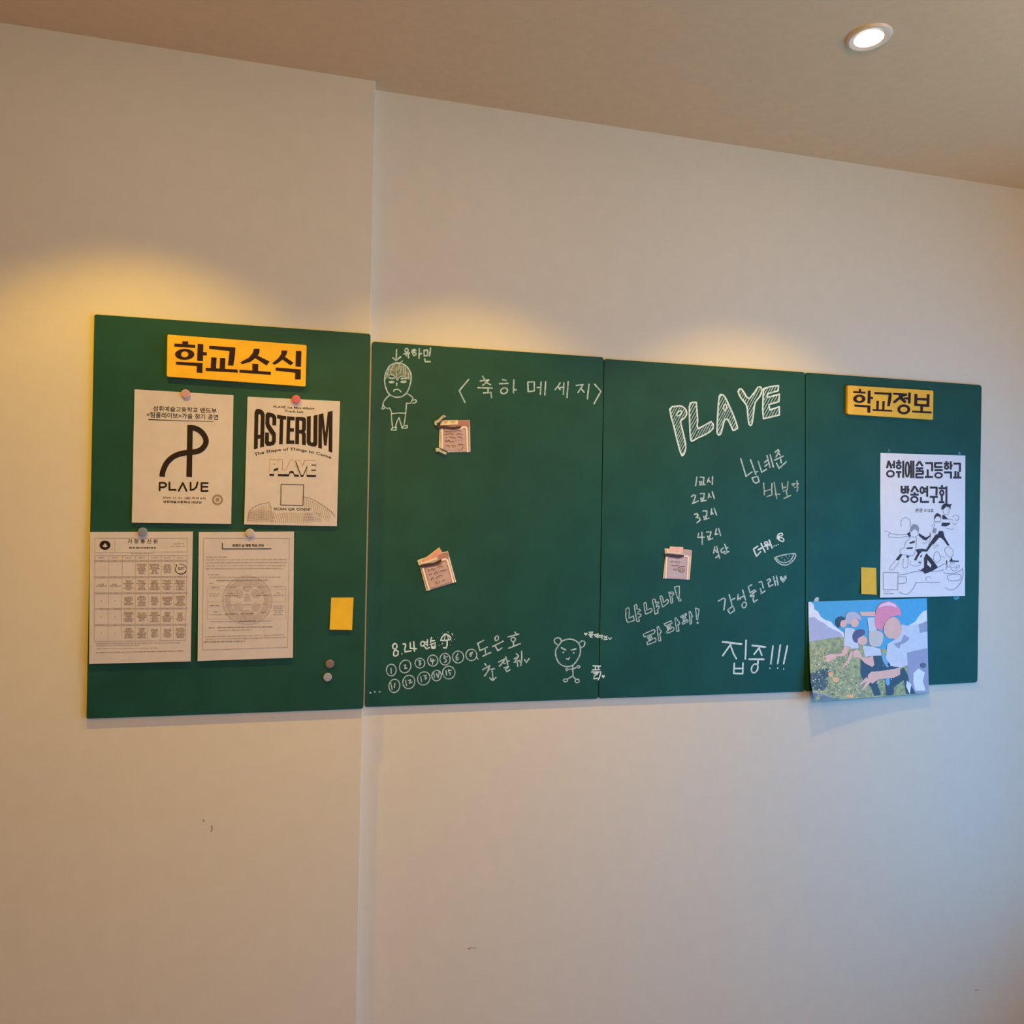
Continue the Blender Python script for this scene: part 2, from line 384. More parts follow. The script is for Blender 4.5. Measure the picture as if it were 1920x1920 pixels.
for cx, cy, rx, ry, tl, num in ((515, 925, 88, 105, 0, '510,895 515,985'), (765, 860, 100, 118, 25, '735,840 770,835 760,900 795,890'), (1030, 800, 88, 88, 0, '1000,755 1045,760 1020,795 1050,810 1015,840'), (1262, 755, 92, 100, 0, '1225,715 1225,770 1305,750;1265,730 1258,815'),
        (1482, 730, 92, 105, 0, '1470,660 1465,715 1500,730 1505,770 1475,785;1470,690 1525,685'), (1718, 690, 100, 108, 0, '1715,630 1680,690 1685,745 1720,740 1715,700 1685,705'), (570, 1210, 98, 120, 10, '505,1155 530,1275;580,1165 570,1240'), (830, 1140, 108, 122, 15, '770,1105 790,1205;820,1112 860,1100 840,1165 890,1140'),
        (1100, 1075, 108, 122, 30, '1045,1040 1060,1140;1100,1025 1145,1020 1120,1055 1150,1070 1120,1095'), (1330, 1025, 85, 95, 10, '1280,975 1290,1060;1330,985 1335,1030 1380,1000;1375,970 1360,1060'), (1550, 970, 112, 115, 0, '1500,935 1510,1020;1550,915 1545,960 1575,975 1570,1010;1545,928 1592,930')):
    Flat(D).line(C.ell(cx, cy, rx, ry, 24, -100, 255, tl), 2.0).lines(C, num, 2.2).build('chalk_numbered_circle', CHALK, cb1)
Flat(D).line(Dd.ell(152, 435, 66, 68, 24, -95, 255), 2.0).lines(Dd, '130,430 150,405 168,400 145,455;140,425 135,450;212,458 235,490', 2.0).build('chalk_numbered_circle', CHALK, cb1)
Flat(D).lines(C, '138,1335;218,1318;305,1315', 3.6).build('chalk_dots', CHALK, cb1, 'three chalk dots')
f = Flat(D)
f.lines(Dd, '225,300 300,260;232,300 255,385 345,340;315,362 325,425;290,450 385,405;405,335 535,270;440,330 470,385 520,350;676,160 690,187;590,220 720,185;655,278 660,328;600,355 740,300;313,538 330,560;288,612 375,562 345,640 310,688;350,615 428,600;402,625 410,730;372,712 408,742 447,705;480,520 560,480 535,520 490,570;525,525 560,540;565,455 590,555;582,512 606,508;545,590 600,575 560,610 580,635 615,612;690,420 715,440;665,482 720,450 680,505;668,522 732,500;700,505 710,572;755,390 758,470 745,562;735,520 755,516;790,490 812,525 845,480', 2.6)
f.line(Dd.ell(457, 235, 20, 30, tilt=20), 2.5).line(Dd.ell(655, 250, 26, 26), 2.5).build('chalk_name', CHALK, cb1, 'slanting chalk name in two lines')
f = Flat(D)
f.line(Dd('1210,310 1240,270 1300,248 1370,250 1430,285 1460,350 1455,430 1420,500 1375,555 1310,575 1240,560 1190,510 1165,440 1168,370 1210,310'), 2.5, 3)
f.lines(Dd, '1195,318 1155,290 1150,250 1190,228 1225,245 1230,275;1450,290 1475,268 1510,275 1512,310 1490,340 1460,342', 2.4, 3)
f.lines(Dd, '1235,350 1282,375;1352,378 1405,362', 3).lines(Dd, '1255,405;1380,410', 3.6).lines(Dd, '1295,480 1312,492 1332,465;1370,560 1372,690;1370,605 1310,608;1372,605 1420,580;1365,690 1305,725;1370,690 1405,728', 2.4)
for c in ((1297, 610, 13, 13), (1437, 577, 16, 14), (1282, 740, 25, 18), (1422, 747, 24, 22)): f.line(Dd.ell(*c), 2.2)
f.build('chalk_bear_drawing', CHALK, cb1, 'chalk stick figure with round bear ears')
f = Flat(D)
f.lines(Dd, '1562,162 1612,160;1575,165 1578,185;1600,165 1598,185;1560,190 1612,188;1570,205 1605,203 1575,218 1605,226;1625,190 1650,190 1630,205 1650,218;1660,185 1660,225;1673,180 1672,230;1722,195 1720,242;1745,205 1747,232 1778,232 1780,205;1747,218 1778,218;1738,252 1785,250;1800,230 1815,250 1835,228', 1.7).line(Dd.ell(1697, 212, 13, 13, 12), 1.7)
f.poly(Dd('1505,180 1512,165 1525,178 1540,165 1548,180 1525,205')).build('chalk_side_note', CHALKB, cb1, 'tiny chalk word between two hearts')
f = Flat(D).lines(Dd, '1612,565 1702,570;1640,570 1642,612;1680,572 1675,610;1605,614 1692,612;1595,640 1705,640;1622,660 1672,655 1628,690 1622,722 1665,715;1705,650 1690,700 1675,735', 2.3)
f.poly(Dd('1715,685 1722,672 1735,688 1748,675 1756,688 1735,718')).build('chalk_side_note', CHALKB, cb1, 'small chalk word with a heart')
# second panel
Gg = Z(1230, 700, 6.4); H = Z(1320, 820, 7.11); I = Z(1230, 870, 8.347); E_ = Z(1150, 1080, 7.68); F2 = Z(1320, 1050, 8)
letters = [('165,430 240,395 310,395 360,440 365,500 330,545 295,575 320,690 355,850 350,930 312,990 265,850 215,640 165,430', '245,490 275,455 300,450 310,470 285,500 258,515 245,490'),
           ('410,360 470,348 485,370 500,560 505,665 660,580 685,660 600,730 500,775 440,810 415,790 405,620 400,460 410,360', ''),
           ('760,275 790,255 825,280 880,390 940,530 975,640 970,665 925,685 905,640 860,555 825,560 800,640 775,730 735,725 735,600 745,430 760,275', '815,380 835,370 850,400 825,455 812,420 815,380'),
           ('985,215 1020,185 1060,235 1120,305 1225,165 1270,190 1250,270 1190,350 1170,480 1150,610 1115,610 1100,480 1085,380 1020,300 985,215', ''),
           ('1290,185 1370,160 1470,148 1465,210 1340,245 1335,290 1480,250 1475,340 1355,375 1365,440 1480,400 1480,500 1290,545 1280,440 1285,300 1290,185', '')]
f = Flat(D, .0006); fh = Flat(D, .0003)
def hatch(fl, P, holes, ang, step, w):
    c, s_ = math.cos(ang), math.sin(ang)
    loops = [P] + holes
    us = [-q[0] * s_ + q[1] * c for q in P]; u = min(us) + step * .6
    while u < max(us):
        ts = []
        for L in loops:
            for i in range(len(L) - 1):
                a, b = L[i], L[i + 1]; ua, ub = -a[0] * s_ + a[1] * c, -b[0] * s_ + b[1] * c
                if (ua - u) * (ub - u) < 0:
                    k = (u - ua) / (ub - ua); x, y = a[0] + (b[0] - a[0]) * k, a[1] + (b[1] - a[1]) * k
                    ts.append(x * c + y * s_)
        ts.sort()
        for i in range(0, len(ts) - 1, 2):
            if ts[i + 1] - ts[i] > 2:
                fl.line([(t * c - u * s_, t * s_ + u * c) for t in (ts[i], (ts[i] + ts[i + 1]) / 2, ts[i + 1])], w)
        u += step * random.uniform(.85, 1.2)
for o_, h_ in letters:
    P = smooth_line(Gg(o_), 2) if not o_.startswith('1290') else Gg(o_)
    f = Flat(D, .0006); fh = Flat(D, .0003)
    f.line(P, 2.9); hs = []
    if h_: f.line(Gg(h_), 2.4); hs = [Gg(h_)]
    hatch(fh, P, hs, math.radians(-62), 4.3, 1.6)
    lt = f.build('chalk_capital_letter', CHALKB, cb2, 'large outlined hatched chalk capital')
    ho = fh.build('chalk_hatching', CHALK, cb2); ho.parent = lt
f = Flat(D)
f.lines(H, '490,285 560,520 640,460;620,300 690,495;685,465 718,455;640,540 715,520 735,590 690,612 660,590 640,540;722,320 770,465 832,425;805,335 845,305;812,385 850,355;840,245 880,400;880,230 925,395;945,200 990,165 1000,190 960,260;985,205 1015,235;940,305 1055,250;1022,290 1030,340;968,345 1000,415 1098,325', 2.6)
f.build('chalk_name', CHALK, cb2, 'tall slanting chalk name')
f = Flat(D)
f.lines(H, '795,610 800,690 805,770;905,615 905,760;805,718 905,692;840,790 910,765;935,600 950,700 970,815;945,755 1010,760;1040,610 1050,690;1120,590 1110,700;1048,675 1115,655;1055,718 1110,700;1095,720 1110,780;1065,815 1155,775;1170,625 1215,615 1185,650;1240,580 1242,640;1240,622 1260,620;1205,665 1255,660 1240,720', 2.5)
f.build('chalk_remark', CHALKF, cb2, 'faint chalk remark')
f = Flat(D)
f.lines(H, '715,1452 660,1490 700,1585 755,1525;725,1498 770,1475;760,1415 815,1530;808,1452 872,1425;840,1445 850,1490;868,1370 908,1475;862,1442 885,1430', 2.9).line(H.ell(828, 1410, 22, 17), 2.3)
f.lines(H, '935,1450;962,1440;990,1430', 2.4)
f.lines(H, '975,1350 985,1300 1020,1280 1045,1285 1040,1310 1000,1320 975,1350;1010,1340 1045,1340 1065,1370 1050,1390 1015,1375 990,1360 1010,1340', 2.4, 2).build('chalk_remark', CHALKB, cb2, 'bright chalk word with sweat drops')
f = Flat(D)
f.line(H('945,1605 1050,1570 1190,1550 1220,1560 1215,1600 1180,1650 1120,1695 1050,1700 990,1670 955,1630 945,1605'), 2.3, 3).line(H('970,1615 1010,1655 1070,1670 1140,1650 1185,1590 1192,1556'), 2.1, 3)
f.lines(H, '1040,1605;1095,1590;1075,1635;1120,1615;1142,1585', 2.2).build('chalk_watermelon_drawing', CHALK, cb2, 'chalk doodle of a watermelon slice')
f = Flat(D)
for row in ('640,205 620,340;690,205 750,210 742,300;685,275 690,322;712,272 716,322;680,328 770,320;830,215 800,290;824,255 850,285;885,195 882,320',
            '555,510 590,480 620,495 600,560 570,618 660,580;695,465 755,462 745,545;700,532 712,572;724,530 732,572;705,584 785,568;830,465 818,530;830,492 860,520;880,435 912,540',
            '600,790 640,775 660,800 628,840 680,840 690,880 640,920;735,735 795,735 795,812;745,820 760,852;775,808 785,848;755,868 830,848;870,700 862,790;868,745 895,785;910,690 948,800',
            '668,1085 655,1150 758,1145;718,1070 725,1260;795,1065 860,1060 845,1130;808,1130 822,1172;835,1125 845,1168;820,1188 885,1165;945,1015 928,1105 970,1092;980,1010 1012,1120',
            '920,1295 902,1392;920,1335 948,1382;950,1290 975,1402;935,1468 985,1425 995,1478;1050,1315 1010,1350 1032,1392 1078,1368;1075,1255 1112,1370;1098,1312 1125,1308;1060,1382 1082,1405 1140,1370'):
    Flat(D).lines(I, row, 2.5).build('chalk_timetable_line', CHALK, cb2)
f = Flat(D)
f.lines(E_, '180,475 215,455 230,475 225,610 290,575 300,640 205,672 180,600 180,475;302,425 325,410 340,425 338,475 380,478 390,500 355,520 350,545 400,550 395,580 365,590 375,650 340,655 320,560 302,425;440,395 465,380 475,400 480,490 545,465 560,490 540,520 465,550 450,480 440,395;560,345 590,330 605,345 605,385 650,370 655,395 620,415 620,445 660,430 655,470 635,480 645,530 600,550 590,480 560,345;670,295 690,285 710,310 725,380 775,335 795,350 785,390 710,450 695,390 670,295;798,235 860,230 870,265 845,290 855,380 830,395 822,320 798,235;822,252 848,258;880,160 950,145 950,300 925,320 880,160', 1.9)
f.line(E_.ell(955, 345, 20, 18, 10), 1.9).build('chalk_outlined_word', CHALK, cb2, 'upper outlined slanting chalk word')
f = Flat(D)
f.lines(E_, '445,880 430,840 585,770 602,785 590,825 445,880;490,882 515,925;505,878 528,915;520,870 540,910;540,860 560,900;480,955 600,890 615,910 610,945 495,990 480,955;630,735 650,725 665,770 690,790 685,815 668,830 685,930 655,940 640,840 630,735;730,690 835,645 845,680 750,720 730,690;770,728 785,778;785,722 800,770;800,715 815,762;820,708 835,748;765,800 860,735 875,760 860,790 775,825 765,800;885,610 905,600 925,640 955,670 955,690 930,700 945,790 915,800 900,710 885,610;965,585 1045,540 1055,560 980,600 965,585;1000,603 1010,648;1015,598 1028,642;1035,588 1052,632;990,675 1075,630 1075,660 1000,695 990,675;1090,520 1105,508 1120,540 1140,580 1125,592 1130,680 1105,695 1100,600 1090,520;1185,460 1235,480 1215,630 1200,628 1185,460', 1.9)
f.lines(E_, '1215,675', 4.4).build('chalk_outlined_word', CHALK, cb2, 'lower outlined slanting chalk word')
f = Flat(D)
f.lines(F2, '215,615 300,570 320,590 298,745;378,520 400,600 420,680;405,605 460,575;355,750 430,690 460,755 390,805 355,750;512,515 505,600;508,570 548,585;545,562 588,548;580,450 622,600;665,400 715,372;665,405 690,490 760,450;722,470 738,505;690,540 780,465;705,550 750,530 735,590 750,635 800,595;825,335 865,325 890,420;845,425 865,500;855,505 915,465;945,305 985,280 1000,310 962,345 980,402 1030,370;1040,250 1072,380;1065,320 1095,312;1085,240 1112,375', 2.6)
f.line(F2.ell(603, 675, 32, 44, tilt=20), 2.4).poly(F2('1135,250 1165,240 1185,275 1210,235 1235,230 1240,270 1190,345 1145,300')).build('chalk_phrase', CHALK, cb2, 'slanting chalk phrase ending in a heart')
f = Flat(D)
f.lines(F2, '280,1228 560,1262;725,1282 918,1305;675,1490 895,1490', 3.6).lines(F2, '400,1265 280,1435;395,1270 440,1400 485,1480;632,1205 620,1485;455,1550 445,1700 580,1705 585,1545;450,1628 580,1628;830,1315 750,1415;825,1320 868,1430;812,1500 808,1560;1035,1290 1002,1560;1145,1275 1105,1555;1250,1290 1195,1555', 3.0)
f.line(F2.ell(760, 1625, 46, 70, tilt=22), 2.8).lines(F2, '990,1625;1105,1622;1195,1635', 2.8).build('chalk_shout', CHALKB, cb2, 'bold chalk word with three exclamation marks')

# ------------------------------------------------------------------ yellow signs
def sign(P, y, label, shapes, holes_at):
    t = tag(empty('header_sign', at(P[2], y)), label, 'sign', 'yellow header signs')
    slab('sign_panel', rounded(P, 3, 3), y - .009, y - .0002, YEL, t, .001)
    f = Flat(y - .009)
    for a in shapes: f.poly(*a)
    f.build('sign_lettering', LETT, t, 'black heavy lettering')
z1 = Z(150, 580, 6.4); z2 = Z(420, 600, 6.4); z3 = Z(1560, 690, 6.4)
sh = [(z1('1228,382 1298,385 1298,432 1228,430'),), (z1('1132,410 1383,427 1383,463 1132,447'),), (z1.ell(1256, 540, 116, 66, 32), [z1.ell(1257, 540, 44, 36, 24)]),
      (z1('1412,415 1480,418 1475,622 1405,617'),), (z1('1474,512 1522,515 1522,553 1474,551'),), (z1('1152,627 1472,645 1468,763 1400,758 1402,680 1150,662'),),
      (z1('1550,437 1865,457 1858,560 1840,675 1775,672 1795,500 1550,474'),), (z1('1575,575 1640,578 1632,717 1568,712'),), (z1('1680,582 1745,585 1740,722 1675,718'),), (z1('1508,702 1893,722 1893,760 1508,738'),),
      (z2('358,343 428,345 425,390 405,428 548,497 510,545 375,458 320,500 215,530 195,508 300,450 348,390'),), (z2('340,523 412,525 410,610 340,606'),), (z2('185,595 565,622 560,658 185,630'),),
      (z2('690,365 760,368 755,400 732,442 834,512 800,545 702,475 640,520 600,537 580,517 650,460 685,410'),), (z2('863,370 930,372 923,562 858,557'),), (z2('620,570 922,592 920,713 852,711 855,633 618,606'),)]
sign([(313.6, 627), (575, 646.8), (572.8, 724.8), (312.3, 706)], YL, 'larger yellow sign on the left notice board, above the printed sheets', sh, 0)
sh = [(z3('322,250 350,252 350,284 322,282'),), (z3('255,277 402,285 402,308 255,300'),), (z3.ell(328, 370, 74, 50, 28), [z3.ell(328, 370, 32, 26, 20)]), (z3('430,270 465,272 462,428 425,425'),), (z3('461,345 492,347 492,374 461,372'),), (z3('268,437 462,450 460,536 424,534 425,474 268,462'),),
      (z3('508,287 718,299 714,360 695,460 662,458 680,322 508,313'),), (z3('535,392 564,394 560,497 531,495'),), (z3('605,396 634,398 630,502 601,499'),), (z3('488,492 722,505 722,525 488,512'),),
      (z3('735,297 902,306 900,330 848,348 896,402 872,426 815,375 752,426 728,405 800,346 802,325 735,320'),), (z3('868,350 916,352 916,378 868,376'),), (z3('915,295 947,297 943,427 911,424'),), (z3.ell(862, 497, 78, 60, 28), [z3.ell(862, 497, 44, 33, 20)]),
      (z3('990,310 1025,312 1025,357 1137,362 1138,313 1172,315 1168,468 986,455'), [z3('1025,386 1136,392 1134,436 1024,430')]), (z3('1060,455 1092,457 1090,520 1060,518'),), (z3('962,510 1195,522 1195,546 962,532'),)]
sign([(1589.5, 722.4), (1750.6, 732.2), (1749.9, 787.3), (1589, 776.6)], D, 'smaller yellow sign on the right notice board, above the line-drawn poster', sh, 0)

# ------------------------------------------------------------------ paper sheets
def hang(top, bottom, y, lift):
    'paper fixed at its top edge whose lower part stands off the board a little'
    return lambda q: y - .0012 - lift * max(0, min(1, (q[1] - top) / (bottom - top))) ** 2
def paper(name, Q, surf, label, cat, group, m=PAPER):
    tl, tr, br, bl = Q
    t = tag(empty(name, at(((bl[0] + br[0]) / 2, (bl[1] + br[1]) / 2), D)), label, cat, group)
    sheet('paper', ([tl, bl], [tr, br]), surf, m, t)
    return t
GP = 'printed sheets on the left notice board'
# sheet with the big logo
s1 = hang(735, 981, YL, .004)
t = paper('printed_sheet', [(252.3, 730), (437.8, 741), (433.4, 982.2), (247.2, 980)], s1, 'white sheet with a large curved line logo, upper left of the four', 'printed sheet', GP)
z4 = Z(230, 780, 8.727)
def quad(z, s): P = z(s); return [P[0], P[1]], [P[3], P[2]]
Flat(s1).text('성휘예술고등학교 밴드부', *quad(z1, '878,1157 1640,1187 1638,1248 876,1220'), .012).text('<팀플레이브>가을 정기 공연', *quad(z1, '800,1228 1660,1264 1658,1326 798,1298'), .012).line(z1('825,1322 1200,1337 1600,1346'), 1.7, w2=.6).build('printed_heading', INK, t)
f = Flat(s1); P = z4('1100,192 1160,195 1240,225 1310,285 1350,350 1365,405 1350,470 1300,535 1230,575 1140,592 1060,597 980,610 880,640 790,695 720,770 675,860 652,930 645,992')
P = smooth_line(P, 4); wd = 90 / 8.727
f.line(P, wd, caps=False)
f.poly(z4('1058,145 1148,150 1135,998 1042,993')).poly(z4('1058,145 1150,150 1150,240 1058,236'))
f.build('printed_logo', INK, t, 'black looping line logo')
Flat(s1).lines(z4, '605,1218 605,1092 680,1092 712,1118 708,1148 670,1166 620,1166;765,1088 765,1208 868,1208;917,1225 985,1095 1045,1225;1112,1090 1112,1212 1165,1200 1208,1160 1225,1088;1392,1097 1290,1097 1290,1225 1392,1225;1300,1157 1388,1157', 3.4).build('printed_wordmark', INK, t)
Flat(s1).text('2024. 11. 01. (금) 저녁 6시', *quad(z4, '655,1315 1355,1328 1352,1372 652,1358'), .012).text('성휘예술고등학교 대강당', *quad(z4, '660,1380 1295,1392 1293,1436 658,1422'), .02).build('printed_details', INK, t)
f = Flat(s1); f.poly(z4.ell(1552, 1370, 90, 88, 28), [z4.ell(1552, 1370, 58, 56, 24)]).poly(z4.ell(1552, 1370, 34, 33, 20)).build('printed_seal', INKM, t)
# sheet with the arched title
s2 = hang(748, 985, YL, .004)
t = paper('printed_sheet', [(464.2, 743.8), (637.7, 752.3), (631.6, 986.7), (457.8, 983.3)], s2, 'white sheet with a tall arched black title, upper right of the four', 'printed sheet', GP)
z5 = Z(440, 820, 8.727)
Flat(s2).text('PLAVE 1st Mini Album', *quad(z2, '595,1026 1085,1048 1083,1076 593,1054'), .012).text('Track List', *quad(z2, '728,1078 955,1090 953,1116 726,1104'), .012).build('printed_heading', INK, t)
f = Flat(s2)
TOPC = [(355, 1060), (420, 1066), (560, 1113), (700, 1148), (850, 1163), (940, 1164), (1060, 1150), (1150, 1130), (1310, 1086)]
BOTC = [(350, 1558), (480, 1522), (570, 1510), (690, 1490), (800, 1486), (920, 1492), (1060, 1515), (1170, 1542), (1310, 1594)]
def interp(T, x):
    for a, b in zip(T, T[1:]):
        if x <= b[0] or b is T[-1]: return a[1] + (b[1] - a[1]) * (x - a[0]) / (b[0] - a[0])
def arch(x0, x1, shapes):
    for sh in shapes:
        P = []
        for i in range(len(sh)):
            (u, v), (u2, v2) = sh[i], sh[(i + 1) % len(sh)]
            for k in range(4):
                a, b = u + (u2 - u) * k / 4, v + (v2 - v) * k / 4
                x = x0 + (x1 - x0) * a; yt, yb = interp(TOPC, x), interp(BOTC, x)
                P.append(z2.p(x - 10 * b * (1 if x < 800 else .4), yt + (yb - yt) * b))
        f.poly(P)
Rr = lambda a, b, c, d: [(a, b), (c, b), (c, d), (a, d)]
arch(368, 490, [[(0, .1), (.12, .02), (.35, 0), (.65, 0), (.88, .03), (1, .11), (1, 1), (.62, 1), (.62, .17), (.56, .13), (.44, .13), (.38, .17), (.38, 1), (0, 1)], Rr(.3, .66, .7, .76)])
arch(500, 630, [[(0, .1), (.15, .02), (.4, 0), (.6, 0), (.87, .03), (1, .1), (1, .37), (.64, .37), (.64, .17), (.57, .13), (.43, .13), (.37, .17), (.37, .33), (.95, .6), (1, .66), (1, .9), (.86, .98), (.6, 1), (.4, 1), (.14, .98), (0, .9), (0, .6), (.36, .6), (.36, .84), (.43, .88), (.57, .88), (.64, .84), (.64, .7), (.06, .43), (0, .36)]])
arch(638, 748, [Rr(0, 0, 1, .13), Rr(.31, .1, .69, 1)])
arch(757, 848, [Rr(0, 0, .45, 1), Rr(.3, 0, 1, .13), Rr(.3, .42, .92, .55), Rr(.3, .87, 1, 1)])
arch(858, 985, [Rr(0, 0, .36, 1), [(.3, 0), (.65, 0), (.9, .03), (1, .1), (1, .45), (.88, .54), (1, .6), (1, 1), (.64, 1), (.64, .66), (.55, .6), (.3, .6), (.3, .47), (.55, .47), (.64, .43), (.64, .17), (.55, .13), (.3, .13)]])
arch(995, 1123, [[(0, 0), (.37, 0), (.37, .84), (.44, .88), (.56, .88), (.63, .84), (.63, 0), (1, 0), (1, .9), (.86, .98), (.6, 1), (.4, 1), (.14, .98), (0, .9)]])
arch(1135, 1303, [[(0, 0), (.34, 0), (.5, .55), (.66, 0), (1, 0), (1, 1), (.74, 1), (.74, .33), (.59, .88), (.41, .88), (.26, .33), (.26, 1), (0, 1)]])
f.build('printed_title', INK, t, 'tall arched black title')
Flat(s2).text('The Shape of Things to Come', z2('360,1595 480,1565 600,1545 730,1532 860,1532 1000,1552 1130,1583 1292,1632'), z2('368,1648 485,1615 600,1592 730,1578 860,1578 1000,1598 1130,1628 1285,1678'), .014).build('printed_arched_line', INK, t)
pv = z5('575,355 1338,375 1330,620 570,602')
def shift(P, dx, dy): return [(q[0] + dx, q[1] + dy) for q in P]
Flat(s2, .0003).text('PLAVE', shift(pv[:2], 0, 4.0), shift([pv[3], pv[2]], 0, 3.6), .085).build('printed_block_shadow', INK, t)
Flat(s2, .0006).text('PLAVE', pv[:2], [pv[3], pv[2]], .085).build('printed_block_outline', INKM, t)
Flat(s2, .0009).text('PLAVE', shift(pv[:2], 0, .9), shift([pv[3], pv[2]], 0, -.3), .068).build('printed_block_letters', PAPER, t)
f = Flat(s2); Q = z5('760,768 1128,777 1118,1115 755,1108'); f.line(Q + [Q[0]], 1.3)
f.text('SCAN QR CODE', *quad(z5, '640,1150 1232,1160 1230,1208 640,1198'), .02).build('printed_caption', INK, t, 'empty thin frame over a small caption')
f = Flat(s2)
f.lines(z5, '215,1375 225,1280 240,1205 300,1150 380,1108 460,1085 535,1072 560,1055 580,1095 605,1160;1130,968 1220,990 1310,1030 1450,1115 1530,1170 1605,1240 1640,1290', .9)
for i in range(15):
    x = 235 + i * 26; y0 = 1210 - 9 * i if i < 12 else 1090 + (i - 12) * 30
    f.lines(z5, f'{x},{y0} {x-18+2*i},{1290} {x-25+3*i},{1385}', .6)
for i in range(6): f.lines(z5, f'{225},{1235+i*26} {430},{1200+i*28} {640},{1225+i*27}', .5)
for i in range(22): f.lines(z5, f'{650+i*28},{1228+abs(i-11)*1.2} {655+i*28-(11-i)*3},{1310} {650+i*28-(11-i)*5},{1400}', .6)
for i in range(6): f.lines(z5, f'{1130},{1240+i*24} {1270},{1235+i*26} {1420},{1250+i*25}', .5)
for i in range(15): f.lines(z5, f'{1150+i*31},{975+i*16.5} {1150+i*29},{1050+i*17} {1150+i*27},{1130+i*18}', .6)
f.build('printed_dome', INKM, t, 'pale brown line drawing of domes')

def words(f, z, x0, y0, x1, y1, w=1.2, gap=.8):
    'a line of print too small to read: word-long dashes'
    P0, P1 = z.p(x0, y0), z.p(x1, y1); L = math.dist(P0, P1); d = 0
    while d < L - 1:
        l = min(random.uniform(3, 10), L - d); a, b = d / L, (d + l) / L
        pa = (P0[0] + (P1[0] - P0[0]) * a, P0[1] + (P1[1] - P0[1]) * a); pb = (P0[0] + (P1[0] - P0[0]) * b, P0[1] + (P1[1] - P0[1]) * b)
        n = max(1, int(l / 1.6))
        for k in range(n):
            t0 = k / n; x, y = pa[0] + (pb[0] - pa[0]) * t0, pa[1] + (pb[1] - pa[1]) * t0; h = w * random.uniform(.6, 1)
            f.poly([(x, y - h / 2), (x + l / n * .72, y - h / 2), (x + l / n * .72, y + h / 2), (x, y + h / 2)])
        d += l + gap + random.random() * .8
# timetable sheet
s3 = hang(1000, 1243, YL, .005)
t = paper('printed_sheet', [(169, 997.6), (361.7, 996.6), (357.5, 1240.2), (167, 1245)], s3, 'sheet with a dark round emblem over a table, lower left of the four', 'printed sheet', GP)
z6 = Z(155, 980, 7.11)
f = Flat(s3); f.lines(z6, '165,205 1400,207 1398,388 162,400 165,205;432,205 430,392', .7).build('printed_header_box', INKL, t)
Flat(s3, .0003).poly(z6.ell(298, 300, 73, 62, 28), [z6('298,268 262,318 300,330 335,318')]).build('printed_emblem', INK, t, 'dark round emblem with a white triangle')
f = Flat(s3); f.text('가 정 통 신 문', *quad(z6, '600,220 1005,222 1003,276 600,278'), .012).build('printed_title', INK, t)
f = Flat(s3); words(f, z6, 620, 335, 985, 335, 3.0); f.build('printed_subtitle', INK, t)
for a in ((640, 412, 950, 410), (1205, 283, 1355, 281), (1175, 316, 1365, 314)):
    f = Flat(s3); words(f, z6, *a, 1.5); f.build('printed_small_text', INKM, t)
cx = [168, 350, 530, 710, 880, 1050, 1222, 1392]; f = Flat(s3)
f.lines(z6, '165,440 1395,438;165,440 155,1585;1395,438 1370,1568;155,1585 1370,1568', 1.1)
for c in cx[1:-1]: f.lines(z6, f'{c},440 {c-12},1578', .7)
for yb in (508, 724, 938, 1146, 1362): f.line([z6.p(160, yb + 3), z6.p(1390, yb - 3)], 3.2)
f.build('printed_table', INKL, t)
f = Flat(s3, .0005)
for c in range(7):
    m_ = (cx[c] + cx[c + 1]) / 2 - 4
    words(f, z6, m_ - 45, 468, m_ + 40, 467, 1.6)
    for yb in (508, 724, 938, 1146, 1362): words(f, z6, m_ - 20, yb, m_ + 18, yb, 1.2)
    for r, (ya, yb_) in enumerate(((520, 710), (735, 925), (950, 1135), (1160, 1350), (1375, 1570))):
        if c < 2:
            if r > 1: words(f, z6, m_ - 10, (ya + yb_) / 2, m_ + 10, (ya + yb_) / 2, 1.4)
            elif r == 1:
                words(f, z6, m_ - 45, 822, m_ + 35, 820, 2.2); words(f, z6, m_ - 72, 845, m_ + 72, 843, 2.4)
            continue
        if r == 0 and (c == 2 or c == 6): continue
        nl = random.choice((6, 7, 7)); 
        for k in range(nl):
            hw = random.uniform(30, 72); yy = (ya + yb_) / 2 + (k - (nl - 1) / 2) * 20
            words(f, z6, m_ - hw, yy, m_ + hw, yy - 1, 2.3, .3)
words(f, z6, 180, 1612, 1300, 1600, 1.5); words(f, z6, 180, 1640, 760, 1634, 1.3); words(f, z6, 190, 1680, 1000, 1670, 1.1); words(f, z6, 175, 1732, 1345, 1708, 1.9)
f.build('printed_table_text', INKM, t)
f = Flat(s3, .0006); f.line(z6.ell(1312, 618, 72, 66, 20, 20, 120), 1.5).line(z6.ell(1312, 618, 76, 66, 20, 120, 200), 1.2).line(z6.ell(1312, 618, 72, 66, 20, 250, 350), .9)
f.poly(z6('1240,560 1252,552 1262,575 1250,588')).poly(z6('1345,672 1372,650 1380,660 1360,675'))
words(f, z6, 1270, 602, 1360, 600, 2.2); words(f, z6, 1280, 622, 1350, 620, 2.2); f.build('printed_ring', INK, t, 'hand-marked ring round one table entry')
